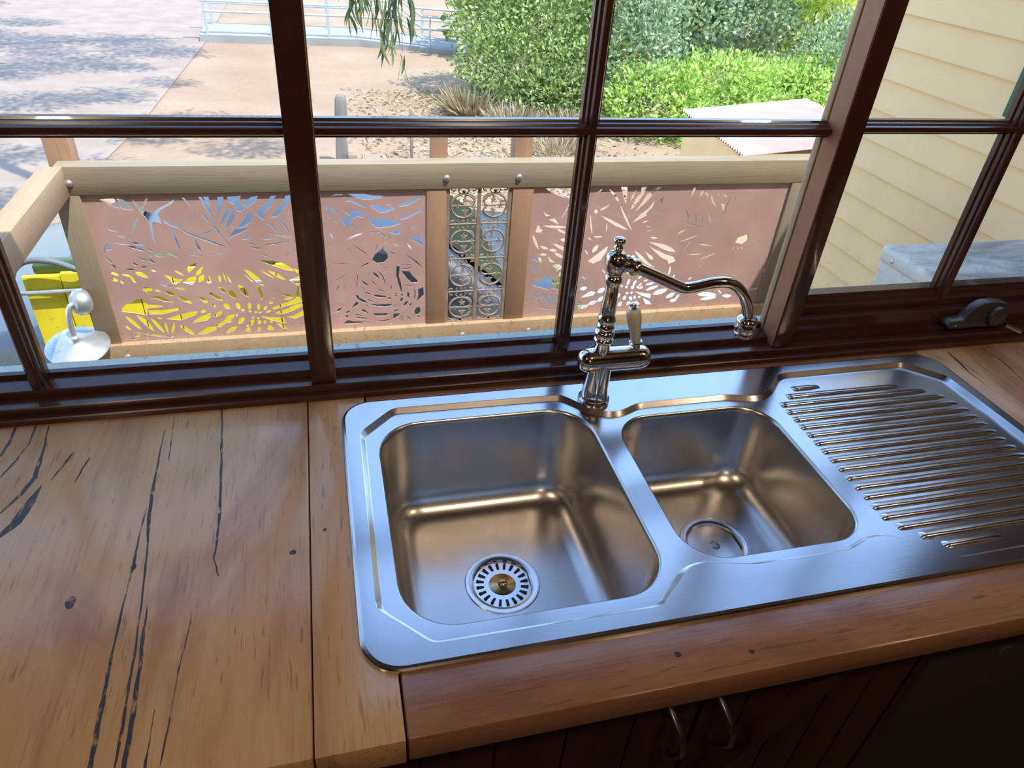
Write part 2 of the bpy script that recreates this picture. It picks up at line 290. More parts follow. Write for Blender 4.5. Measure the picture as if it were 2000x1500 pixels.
# outlines of the leaf-shaped cuts, panel millimetres (x, z)
LEAF_CUTS_A = [[-685,-208,-675,-206,-660,-205,-642,-205,-639,-207,-630,-239,-647,-233,-662,-224],
[-634,-206,-618,-208,-605,-218,-597,-229,-589,-243,-607,-244,-622,-241,-627,-237],
[-592,-208,-583,-215,-578,-225,-573,-238,-562,-230,-555,-217,-551,-209,-543,-206,-550,-218,-555,-228,-565,-241,-557,-250,-541,-257,-530,-248,-516,-238,-494,-229,-481,-220,-465,-211,-476,-227,-500,-238,-513,-246,-526,-260,-519,-276,-520,-293,-533,-284,-545,-284,-549,-298,-551,-334,-550,-371,-557,-334,-556,-293,-562,-270,-574,-256,-579,-234,-587,-222],
[-583,-267,-593,-277,-602,-288,-609,-301,-614,-314,-618,-329,-609,-317,-601,-305,-594,-293,-588,-280],
[-515,-275,-505,-285,-491,-295,-472,-300,-462,-314,-444,-326,-421,-336,-394,-352,-367,-365,-370,-370,-403,-353,-426,-342,-452,-329,-473,-309,-494,-302,-510,-290],
[-495,-308,-494,-326,-492,-344,-489,-361,-485,-378,-481,-395,-480,-376,-482,-358,-485,-341,-489,-324],
[-467,-297,-455,-293,-442,-288,-431,-282,-420,-274,-409,-265,-420,-272,-432,-278,-444,-285,-455,-291],
[-408,-334,-400,-333,-392,-332,-384,-329,-376,-325,-368,-320,-376,-322,-384,-325,-392,-328,-400,-331],
[-425,-344,-429,-356,-429,-368,-428,-378,-424,-388,-417,-397,-420,-387,-422,-376,-424,-366,-425,-355],
[-444,-206,-436,-207,-426,-226,-410,-249,-407,-254,-420,-240,-435,-219],
[-397,-256,-393,-265,-389,-273,-384,-281,-379,-289,-373,-296,-375,-286,-379,-277,-383,-269,-390,-262],
[-374,-301,-372,-305,-369,-308,-366,-311,-363,-313,-359,-315,-361,-311,-364,-308,-367,-305,-370,-303],
[-684,-302,-679,-308,-673,-312,-666,-314,-659,-315,-651,-315,-656,-309,-662,-306,-669,-303,-676,-302],
[-661,-328,-656,-332,-650,-334,-644,-336,-638,-336,-631,-335,-636,-331,-641,-328,-647,-327,-654,-327],
[-633,-336,-632,-340,-630,-343,-627,-346,-624,-349,-621,-351,-623,-347,-625,-344,-627,-341,-630,-338],
[-684,-351,-673,-356,-662,-359,-650,-361,-638,-362,-626,-361,-636,-356,-647,-352,-659,-350,-671,-350],
[-623,-355,-616,-360,-609,-363,-601,-365,-592,-366,-583,-365,-590,-360,-598,-357,-606,-355,-614,-354],
[-636,-368,-626,-374,-616,-379,-606,-383,-595,-386,-583,-387,-592,-379,-602,-373,-612,-369,-624,-367],
[-581,-376,-578,-381,-575,-385,-571,-388,-566,-390,-561,-391,-564,-386,-567,-382,-571,-379,-575,-377],
[-695,-348,-689,-364,-677,-373,-688,-377,-706,-380,-711,-392,-712,-382,-706,-364],
[-710,-394,-711,-404,-709,-412,-705,-419,-700,-424,-694,-428,-696,-420,-699,-413,-702,-406,-706,-400],
[-702,-430,-690,-432,-689,-453],
[-564,-403,-558,-406,-552,-409,-545,-410,-538,-410,-531,-409,-536,-402,-542,-398,-548,-397,-556,-398],
[-535,-397,-524,-400,-513,-404,-502,-408,-492,-411,-480,-415,-490,-407,-500,-402,-511,-398,-522,-396],
[-473,-409,-459,-408,-445,-409,-432,-410,-418,-412,-405,-414,-418,-409,-431,-406,-445,-404,-459,-406],
[-615,-409,-610,-415,-605,-418,-599,-420,-592,-421,-584,-419,-590,-415,-596,-413,-602,-411,-608,-409],
[-576,-413,-563,-431,-572,-431,-587,-421],
[-580,-400,-580,-402,-578,-404,-576,-405,-574,-406,-571,-405,-572,-402,-573,-400,-575,-399,-577,-399],
[-637,-426,-634,-431,-632,-434,-628,-437,-624,-438,-619,-438,-621,-433,-624,-430,-627,-427,-632,-426],
[-664,-450,-658,-452,-652,-453,-645,-454,-639,-453,-632,-451,-638,-448,-644,-447,-651,-447,-657,-448],
[-616,-444,-611,-446,-607,-447,-602,-447,-596,-445,-591,-443,-596,-440,-601,-440,-606,-440,-611,-441],
[-636,-463,-630,-471,-622,-476,-614,-480,-605,-483,-596,-486,-601,-476,-608,-468,-615,-462,-624,-460],
[-514,-460,-509,-467,-504,-472,-498,-476,-492,-480,-484,-482,-489,-475,-494,-469,-500,-465,-506,-462],
[-715,-459,-710,-463,-704,-466,-698,-469,-692,-471,-685,-471,-689,-465,-694,-461,-700,-458,-707,-458],
[-684,-466,-656,-469,-646,-479,-637,-504,-648,-497,-654,-479],
[-714,-481,-711,-487,-707,-490,-702,-492,-696,-493,-690,-491,-693,-485,-697,-481,-702,-479,-707,-479],
[-689,-490,-688,-494,-686,-498,-684,-501,-680,-502,-676,-503,-677,-498,-679,-494,-681,-492,-685,-490],
[-586,-455,-583,-459,-580,-461,-577,-462,-573,-463,-568,-462,-571,-459,-574,-457,-577,-455,-581,-455],
[-552,-473,-536,-479,-516,-491,-491,-495,-504,-507,-527,-510,-536,-490],
[-394,-205,-384,-205,-361,-250,-359,-282,-377,-245],
[-380,-205,-362,-205,-362,-214,-361,-242],
[-335,-206,-316,-206,-322,-226,-338,-261,-348,-283,-342,-246],
[-305,-241,-316,-251,-323,-263,-330,-276,-336,-290,-342,-304,-330,-293,-321,-282,-312,-270,-306,-257],
[-291,-252,-302,-263,-309,-276,-315,-290,-321,-304,-326,-318,-314,-308,-304,-296,-296,-283,-291,-268],
[-307,-206,-280,-205,-274,-212,-269,-233,-254,-248,-269,-259,-282,-256,-288,-233,-302,-224],
[-278,-205,-263,-204,-266,-213,-274,-219],
[-210,-205,-217,-218,-225,-228,-250,-247,-264,-229,-250,-221,-231,-208],
[-152,-206,-168,-225,-171,-244,-184,-250,-200,-263,-203,-275,-194,-290,-210,-284,-223,-266,-205,-245,-186,-229,-169,-206],
[-123,-206,-107,-205,-109,-220,-125,-241,-141,-262,-158,-279,-180,-280,-166,-264,-146,-242,-133,-228],
[-198,-296,-191,-303,-184,-310,-177,-317,-170,-324,-162,-330,-167,-320,-173,-312,-180,-306,-188,-300],
[-163,-283,-153,-294,-144,-306,-136,-318,-128,-331,-121,-344,-125,-328,-131,-314,-140,-302,-150,-291],
[-198,-332,-181,-340,-163,-346,-145,-351,-126,-355,-107,-358,-125,-351,-143,-345,-161,-340,-180,-336],
[-221,-355,-211,-358,-201,-359,-191,-359,-181,-357,-171,-352,-181,-353,-191,-353,-201,-354,-211,-354],
[-222,-380,-200,-380,-176,-378,-154,-375,-130,-371,-108,-365,-131,-367,-154,-370,-177,-373,-200,-376],
[-159,-426,-148,-423,-137,-419,-126,-414,-116,-409,-105,-403,-116,-406,-127,-410,-138,-414,-149,-420],
[-116,-450,-105,-440,-106,-448],
[-235,-251,-238,-279,-247,-298,-269,-312,-291,-316,-270,-291,-251,-270],
[-299,-320,-263,-314,-260,-322,-284,-334,-304,-342,-326,-354,-313,-337],
[-299,-360,-289,-358,-279,-357,-269,-356,-259,-353,-250,-346,-260,-345,-270,-348,-280,-352,-289,-356],
[-265,-372,-259,-374,-253,-374,-247,-374,-241,-373,-235,-371,-241,-370,-247,-369,-253,-369,-259,-370],
[-260,-362,-256,-363,-253,-364,-249,-364,-246,-363,-242,-362,-245,-361,-249,-360,-252,-360,-256,-360],
[-396,-253,-393,-262,-389,-271,-384,-280,-380,-288,-374,-296,-376,-286,-379,-276,-384,-267,-389,-260],
[-373,-302,-359,-308,-351,-319,-340,-345,-327,-366,-314,-389,-325,-377,-339,-354,-353,-329,-362,-313],
[-416,-340,-401,-352,-384,-362,-367,-371,-349,-379,-330,-385,-347,-374,-364,-364,-381,-356,-398,-347],
[-407,-334,-399,-333,-391,-332,-384,-329,-376,-326,-369,-321,-376,-324,-384,-326,-392,-329,-400,-331],
[-424,-355,-425,-366,-424,-375,-422,-383,-418,-391,-412,-398,-415,-390,-417,-381,-420,-372,-422,-364],
[-391,-410,-380,-410,-369,-408,-358,-406,-347,-403,-336,-399,-347,-400,-358,-401,-369,-404,-380,-407],
[-256,-389,-249,-391,-242,-392,-235,-393,-228,-393,-221,-391,-227,-389,-234,-387,-241,-387,-248,-387],
[-226,-413,-223,-416,-218,-419,-214,-421,-209,-421,-203,-421,-207,-417,-212,-414,-216,-413,-221,-412],
[-242,-436,-218,-446,-194,-457,-170,-468,-146,-478,-120,-483,-140,-462,-163,-448,-188,-440,-214,-437],
[-127,-471,-108,-477,-108,-491,-118,-486],
[-290,-467,-285,-475,-278,-482,-271,-488,-263,-493,-253,-496,-259,-487,-266,-480,-273,-474,-281,-470],
[-216,-474,-207,-481,-198,-487,-188,-492,-178,-496,-167,-499,-176,-492,-186,-486,-195,-481,-205,-477],
[-218,-442,-197,-454,-175,-465,-154,-477,-132,-489,-110,-500,-132,-489,-154,-477,-175,-465,-197,-454],
[-290,-468,-280,-483,-270,-499,-259,-514,-246,-528,-230,-538,-236,-516,-246,-500,-259,-487,-274,-477],
[-292,-483,-288,-492,-282,-501,-276,-510,-269,-518,-262,-525,-266,-515,-272,-506,-278,-498,-285,-490],
[-236,-473,-228,-482,-220,-490,-210,-497,-200,-504,-189,-509,-198,-500,-206,-492,-216,-485,-226,-478],
[-215,-476,-203,-485,-192,-495,-180,-504,-168,-512,-153,-516,-163,-503,-175,-495,-189,-489,-202,-483],
[-145,-516,-102,-499,-104,-525,-115,-540],
[-119,-542,-114,-542,-114,-589,-104,-605,-215,-632,-210,-621,-162,-604,-130,-592],
[-516,-461,-506,-464,-487,-482,-501,-474],
[-472,-457,-464,-445,-436,-436,-448,-454,-469,-472],
[-420,-451,-431,-476,-445,-483,-448,-475,-436,-461],
[-496,-508,-468,-488,-448,-485,-449,-498,-463,-518],
[-421,-480,-430,-482,-436,-486,-441,-491,-443,-499,-444,-509,-435,-507,-429,-504,-424,-498,-422,-490],
[-404,-481,-406,-488,-410,-496,-415,-502,-418,-510,-411,-518,-402,-512,-402,-504,-403,-496,-404,-489],
[-374,-485,-377,-491,-379,-497,-378,-503,-377,-508,-373,-512,-369,-506,-368,-500,-368,-495,-370,-490],
[-360,-475,-360,-484,-360,-493,-358,-501,-356,-510,-354,-518,-354,-509,-354,-500,-355,-491,-357,-483],
[-348,-488,-348,-496,-347,-503,-345,-509,-342,-515,-338,-521,-338,-513,-339,-506,-341,-500,-344,-494],
[-549,-474,-520,-486,-509,-499,-491,-496,-518,-513,-528,-508,-534,-487],
[-570,-510,-562,-515,-554,-518,-546,-521,-537,-523,-527,-523,-535,-518,-544,-515,-552,-512,-561,-511],
[-527,-523,-520,-528,-511,-532,-502,-534,-494,-536,-484,-536,-492,-531,-500,-528,-509,-525,-518,-524],
[-628,-522,-613,-518,-592,-526,-610,-546],
[-592,-530,-587,-534,-581,-537,-575,-539,-569,-539,-562,-538,-567,-534,-572,-531,-578,-529,-585,-529],
[-610,-563,-593,-553,-579,-554,-530,-584,-569,-576,-582,-567],
[-560,-535,-555,-544,-550,-550,-543,-554,-535,-556,-526,-555,-531,-547,-536,-541,-543,-537,-551,-535],
[-523,-555,-516,-567,-508,-576,-499,-583,-488,-588,-476,-591,-482,-579,-491,-570,-500,-563,-511,-558],
[-461,-559,-455,-567,-449,-575,-444,-584,-436,-590,-425,-590,-428,-577,-436,-571,-444,-567,-453,-564],
[-420,-548,-414,-560,-406,-569,-397,-577,-387,-583,-375,-586,-381,-574,-389,-565,-398,-558,-408,-552],
[-384,-529,-382,-538,-378,-545,-374,-550,-367,-554,-360,-556,-362,-548,-366,-541,-371,-535,-377,-531],
[-353,-548,-353,-560,-349,-567,-344,-573,-338,-578,-330,-582,-329,-570,-330,-560,-334,-552,-340,-547],
[-318,-524,-317,-539,-312,-552,-306,-563,-297,-572,-285,-578,-287,-563,-292,-550,-298,-539,-307,-530],
[-257,-530,-256,-542,-254,-555,-251,-567,-249,-580,-246,-592,-241,-577,-239,-563,-242,-550,-247,-539],
[-715,-607,-690,-580,-670,-576,-654,-561,-633,-562,-623,-584,-572,-592,-577,-598,-623,-599,-632,-627,-672,-615],
[-625,-608,-569,-609,-523,-604,-522,-612,-579,-626,-621,-625],
[-580,-646,-538,-635,-485,-621,-465,-622,-477,-637,-527,-654],
[-603,-638,-600,-642,-596,-644,-592,-645,-587,-645,-583,-644,-586,-641,-590,-639,-594,-638,-598,-637],
[-703,-623,-697,-638,-689,-651,-680,-664,-670,-676,-659,-686,-664,-669,-672,-655,-680,-642,-691,-631],
[-668,-622,-661,-638,-652,-654,-642,-669,-631,-683,-620,-696,-624,-675,-631,-657,-641,-642,-653,-631],
[-624,-635,-620,-652,-614,-667,-607,-681,-598,-693,-587,-704,-591,-687,-597,-672,-604,-658,-613,-646],
[-581,-657,-583,-667,-584,-677,-583,-687,-582,-696,-578,-705,-576,-694,-575,-684,-575,-675,-577,-666],
[-550,-661,-556,-670,-560,-679,-564,-688,-566,-698,-566,-709,-560,-700,-555,-691,-552,-682,-550,-672],
[-716,-651,-714,-660,-710,-668,-705,-675,-699,-681,-692,-686,-695,-676,-699,-668,-704,-662,-710,-656],
[-717,-683,-658,-699,-610,-708,-562,-715,-565,-722,-611,-716,-672,-699],
[-704,-720,-696,-721,-688,-720,-681,-717,-674,-712,-666,-706,-674,-705,-682,-706,-689,-709,-696,-714],
[-657,-720,-653,-721,-648,-720,-644,-719,-640,-716,-636,-713,-640,-712,-644,-713,-649,-714,-653,-717],
[-537,-671,-530,-685,-522,-697,-512,-706,-500,-714,-487,-720,-494,-705,-503,-694,-513,-684,-524,-676],
[-485,-716,-445,-689,-411,-687,-417,-702,-465,-720],
[-416,-685,-386,-666,-367,-645,-346,-642,-350,-655,-376,-674,-401,-693],
[-509,-675,-492,-668,-474,-664,-457,-663,-439,-660,-423,-645,-442,-637,-459,-643,-476,-654,-492,-665],
[-418,-648,-409,-649,-402,-647,-394,-643,-388,-636,-382,-628,-390,-627,-398,-629,-405,-633,-412,-639],
[-437,-621,-440,-626,-447,-628,-454,-628,-456,-624,-453,-619,-447,-616,-440,-617],
[-423,-633,-425,-636,-430,-638,-436,-639,-438,-636,-436,-633,-431,-631,-425,-630],
[-386,-717,-375,-718,-366,-715,-357,-710,-349,-703,-342,-692,-353,-692,-362,-694,-371,-699,-379,-706],
[-339,-681,-331,-682,-324,-679,-319,-674,-315,-667,-313,-658,-321,-657,-328,-659,-333,-664,-337,-671],
[-405,-608,-409,-608,-412,-605,-414,-600,-412,-596,-409,-595,-405,-598,-403,-603],
[-357,-618,-364,-620,-372,-616,-377,-606,-376,-598,-369,-596,-360,-600,-356,-609],
[-324,-622,-330,-621,-335,-613,-336,-602,-333,-596,-327,-597,-322,-605,-321,-616],
[-292,-625,-296,-621,-297,-611,-294,-602,-289,-598,-285,-602,-284,-612,-287,-621],
[-262,-630,-265,-626,-266,-616,-263,-607,-259,-603,-256,-607,-255,-617,-258,-626],
[-230,-615,-230,-620,-234,-627,-240,-631,-245,-630,-245,-624,-240,-618,-234,-614],
[-208,-602,-210,-605,-216,-607,-221,-607,-224,-604,-222,-600,-216,-598,-211,-599],
[-197,-580,-199,-582,-205,-583,-211,-581,-213,-579,-210,-577,-205,-576,-199,-578],
[-309,-627,-312,-631,-316,-632,-320,-630,-322,-626,-319,-622,-315,-621,-310,-623],
[-285,-633,-287,-636,-292,-637,-297,-635,-298,-632,-296,-629,-291,-628,-286,-630],
[-267,-638,-269,-641,-273,-642,-277,-641,-278,-637,-276,-634,-272,-632,-268,-634],
[-251,-638,-253,-641,-257,-643,-262,-644,-264,-642,-263,-638,-258,-636,-253,-636],
[-217,-634,-220,-638,-227,-642,-235,-643,-238,-641,-236,-637,-228,-633,-221,-632],
[-262,-654,-222,-662,-177,-667,-172,-692,-209,-681,-242,-667],
[-210,-688,-187,-692,-166,-716,-186,-714],
[-321,-715,-311,-699,-302,-700,-298,-717],
[-279,-717,-272,-701,-264,-700,-262,-718],
[-245,-713,-236,-695,-228,-696,-215,-716],
[-284,-668,-282,-675,-286,-685,-292,-692,-299,-691,-301,-684,-297,-675,-290,-668],
[-303,-693,-305,-696,-309,-697,-312,-695,-314,-692,-312,-689,-308,-688,-304,-689],
[-258,-681,-261,-687,-266,-689,-270,-686,-272,-680,-269,-673,-264,-671,-259,-674],
[-244,-687,-248,-687,-251,-684,-251,-678,-248,-674,-244,-674,-241,-678,-241,-683],
[-219,-686,-222,-687,-227,-685,-230,-681,-230,-677,-227,-675,-222,-677,-219,-682],
[-280,-660,-282,-663,-286,-664,-289,-662,-290,-659,-288,-656,-284,-655,-281,-656],
[-262,-664,-264,-667,-268,-668,-272,-666,-273,-663,-271,-660,-267,-659,-263,-661],
[-332,-646,-335,-649,-339,-650,-343,-649,-344,-645,-342,-642,-338,-641,-334,-643],
[-358,-669,-360,-672,-365,-676,-370,-676,-373,-674,-371,-670,-366,-667,-361,-666],
[-211,-646,-165,-631,-132,-615,-106,-611,-107,-623,-143,-641,-179,-652],
[-172,-664,-141,-660,-108,-641,-106,-662,-138,-674],
[-179,-571,-151,-571,-130,-590,-171,-577],
[-172,-592,-164,-594,-156,-594,-149,-592,-141,-590,-133,-585,-141,-584,-149,-584,-157,-585,-165,-588],
[-3,-220,18,-215,40,-204,63,-205,62,-209,39,-209,21,-215,-1,-222],
[76,-204,135,-205,159,-211,197,-214,196,-220,158,-226,128,-225,105,-218],
[66,-231,75,-225,91,-225,118,-239,148,-260,129,-253,102,-239,87,-231],
[148,-241,165,-245,187,-246,191,-256,209,-260,225,-252,246,-257,221,-267,200,-275,182,-273,164,-260],
[254,-246,274,-237,303,-222,326,-217,329,-223,303,-237,282,-250,256,-254,246,-252],
[201,-244,206,-246,211,-247,216,-247,221,-247,226,-245,221,-243,216,-242,211,-242,206,-243],
[246,-295,263,-292,280,-286,303,-276,333,-260,332,-271,307,-282,286,-294,261,-302],
[234,-287,237,-288,239,-289,242,-289,244,-289,247,-287,244,-286,242,-285,240,-285,237,-286],
[43,-253,69,-266,84,-272,101,-261,110,-262,124,-275,130,-290,119,-290,109,-286,95,-292,82,-308,72,-332,64,-317,51,-299,45,-290,48,-288,79,-292,83,-284,66,-270],
[-2,-246,12,-248,13,-266,19,-295,13,-287,8,-264],
[18,-250,20,-255,22,-259,26,-262,30,-265,35,-266,34,-260,31,-256,27,-253,23,-251],
[21,-298,26,-301,30,-304,35,-306,41,-307,46,-307,42,-304,37,-302,32,-300,27,-299],
[100,-321,110,-321,105,-334],
[144,-280,163,-296,187,-293,218,-297,230,-304,261,-314,227,-326,201,-328,186,-331,168,-328,156,-315,151,-300],
[135,-272,143,-275,141,-286],
[264,-312,267,-313,270,-313,272,-313,275,-312,277,-310,274,-309,272,-309,269,-309,266,-310],
[209,-344,231,-343,258,-336,256,-347,245,-357,231,-355],
[292,-334,296,-335,300,-336,304,-334,307,-332,310,-329,306,-327,302,-327,298,-328,295,-330],
[319,-325,321,-326,323,-326,326,-325,328,-324,329,-323,327,-322,325,-322,323,-322,321,-323],
[276,-372,302,-370,333,-369,333,-403,304,-385],
[321,-360,324,-361,326,-361,329,-361,331,-360,334,-358,331,-357,328,-356,325,-357,323,-358],
[56,-374,70,-370,85,-364,100,-359,114,-353,128,-347,112,-348,97,-352,83,-357,69,-364],
[136,-350,149,-342,180,-342,194,-352,208,-371,195,-363,183,-347,153,-347],
[6,-331,8,-341,11,-351,15,-361,20,-371,25,-380,23,-369,20,-359,16,-349,11,-340],
[-4,-386,-1,-389,2,-390,6,-391,9,-391,12,-390,10,-388,6,-387,3,-386,0,-386],
[74,-384,88,-394,101,-404,114,-415,127,-426,140,-436,129,-423,116,-412,103,-401,89,-392],
[176,-378,172,-385,169,-393,166,-401,164,-409,162,-418,166,-410,169,-402,172,-394,174,-386],
[202,-378,198,-399,192,-412,206,-429,207,-447,192,-463,166,-465,149,-451,162,-429,179,-416,194,-399],
[210,-421,216,-425,222,-429,228,-432,234,-434,241,-435,236,-431,230,-427,223,-424,217,-422],
[274,-386,277,-393,280,-400,284,-406,289,-413,294,-419,291,-411,287,-404,283,-398,279,-392],
[267,-430,280,-443,293,-455,307,-468,320,-480,334,-492,323,-477,310,-463,296,-451,282,-440],
[215,-386,224,-391,232,-397,241,-402,250,-406,259,-410,250,-405,242,-400,233,-395,224,-390],
[-1,-456,15,-459,32,-461,48,-463,64,-464,81,-465,64,-462,48,-460,32,-459,16,-457],
[56,-399,61,-402,67,-405,72,-408,78,-410,84,-412,79,-409,73,-406,68,-403,62,-401],
[210,-354,213,-359,216,-364,220,-369,224,-373,228,-377,225,-372,222,-368,218,-363,214,-358],
[125,-323,129,-326,133,-329,137,-331,141,-334,145,-336,141,-332,138,-330,134,-327,130,-325],
[4,-534,18,-528,31,-521,44,-514,58,-506,71,-498,57,-504,43,-511,30,-518,17,-526],
[75,-495,89,-488,104,-481,118,-475,133,-469,146,-459,130,-463,117,-471,103,-480,89,-488],
[31,-536,27,-544,23,-551,20,-559,18,-567,15,-575,19,-568,23,-560,26,-552,28,-545],
[98,-498,95,-511,93,-525,91,-538,89,-551,88,-565,91,-552,93,-538,95,-525,97,-512],
[108,-530,112,-538,116,-545,122,-550,129,-554,137,-557,132,-550,126,-545,120,-539,114,-534],
[105,-560,108,-562,111,-564,115,-566,118,-566,122,-567,119,-564,116,-562,112,-561,109,-560],
[113,-578,118,-583,124,-586,131,-589,137,-591,144,-592,138,-588,132,-584,126,-582,120,-580],
[145,-591,176,-596,194,-600,196,-608,172,-606,157,-602],
[198,-612,202,-614,205,-615,209,-615,212,-614,215,-610,212,-608,208,-607,204,-607,201,-609],
[82,-590,95,-592,96,-602,115,-612,129,-626,110,-623,92,-609],
[86,-615,95,-628,75,-640,62,-650],
[122,-608,127,-613,133,-617,139,-620,145,-622,152,-624,146,-619,140,-616,135,-612,128,-610],
[133,-629,153,-633,184,-634,214,-635,214,-642,192,-647,166,-642,142,-636],
[114,-633,118,-636,121,-638,125,-640,129,-641,133,-642,130,-639,126,-636,122,-634,118,-633],
[216,-647,220,-648,224,-649,228,-648,231,-647,234,-644,230,-643,227,-642,223,-643,220,-644],
[12,-652,17,-654,21,-653,25,-651,28,-648,30,-642,25,-641,21,-642,17,-644,14,-647],
[42,-664,47,-665,51,-664,55,-662,58,-659,61,-654,56,-654,52,-655,48,-657,45,-660],
[40,-681,44,-682,47,-682,50,-681,52,-678,54,-674,50,-673,47,-673,44,-674,42,-677],
[100,-658,111,-650,134,-676,119,-667],
[69,-674,86,-670,118,-685,99,-680],
[66,-683,79,-687,92,-690,105,-692,118,-693,131,-694,118,-689,105,-686,92,-684,79,-683],
[32,-710,44,-696,54,-694,67,-700,126,-706,88,-711,58,-711],
[140,-671,196,-674,209,-674,191,-685,156,-684],
[146,-705,177,-703,211,-700,199,-707,168,-709],
[219,-669,225,-670,230,-669,234,-668,239,-665,243,-661,237,-660,232,-661,228,-662,223,-665],
[220,-678,245,-677,240,-689,220,-701],
[203,-722,208,-723,212,-722,216,-721,219,-719,222,-715,218,-715,214,-715,210,-716,207,-719],
[235,-707,240,-705,246,-702,250,-698,254,-693,258,-688,252,-690,248,-694,243,-698,239,-702],
[244,-716,248,-712,252,-709,255,-705,258,-701,260,-696,256,-699,252,-703,249,-706,246,-711],
[269,-690,272,-695,276,-699,280,-702,284,-705,289,-707,286,-702,282,-698,278,-695,274,-692],
[308,-691,310,-695,313,-697,316,-699,320,-699,323,-699,321,-696,318,-693,315,-692,311,-691],
[294,-688,297,-689,300,-689,302,-689,305,-689,308,-688,305,-686,302,-686,299,-686,297,-687],
[267,-666,270,-664,273,-662,276,-659,279,-657,281,-654,278,-655,275,-657,272,-660,270,-662],
[282,-664,285,-662,288,-660,291,-657,293,-654,294,-651,291,-652,288,-654,286,-657,284,-660],
[281,-651,284,-649,287,-646,289,-642,290,-638,290,-634,287,-636,284,-639,282,-642,281,-646],
[259,-648,265,-646,269,-643,273,-638,275,-632,276,-625,270,-628,265,-631,262,-636,260,-641],
[248,-629,252,-626,255,-623,257,-619,258,-615,257,-609,253,-611,250,-614,248,-618,247,-623],
[278,-613,281,-607,282,-602,282,-596,280,-591,277,-585,275,-591,274,-596,274,-602,275,-607],
[299,-624,302,-594,300,-577,306,-585,305,-612],
[310,-631,316,-605,315,-578,335,-571,337,-604],
[258,-599,257,-602,254,-604,251,-602,250,-599,251,-596,254,-594,257,-596],
[239,-603,237,-605,233,-606,229,-605,227,-602,229,-600,233,-600,237,-601],
[236,-593,235,-596,233,-597,231,-596,230,-593,231,-590,233,-589,236,-590],
[323,-676,316,-686,307,-688,301,-679,302,-666,309,-656,318,-654,324,-663],
[237,-479,249,-482,244,-520,252,-552,255,-587,251,-584,243,-552,235,-517],
[253,-500,283,-503,296,-523,313,-541,313,-550,293,-551,276,-534],
[247,-474,257,-478,268,-479,278,-480,288,-478,298,-475,288,-476,278,-476,267,-476,257,-475],
[249,-492,259,-494,268,-494,278,-492,287,-489,296,-484,287,-486,277,-488,268,-490,258,-491],
[262,-556,271,-560,279,-563,287,-564,296,-563,304,-560,296,-559,288,-559,279,-558,271,-557],
[150,-499,153,-506,156,-513,161,-518,166,-523,173,-526,170,-518,167,-512,162,-506,157,-502],
[163,-492,173,-503,181,-514,187,-527,191,-541,193,-556,193,-540,190,-525,184,-512,175,-501],
[140,-532,144,-537,149,-542,154,-547,159,-551,165,-555,161,-549,156,-544,152,-539,146,-535],
[162,-569,168,-573,174,-576,180,-579,186,-581,192,-582,187,-578,181,-575,175,-572,169,-570],
[215,-552,214,-557,213,-561,213,-566,214,-570,215,-574,216,-570,217,-566,217,-561,216,-557],
[183,-473,188,-478,194,-482,200,-486,206,-489,212,-492,207,-488,201,-483,195,-480,189,-476]]
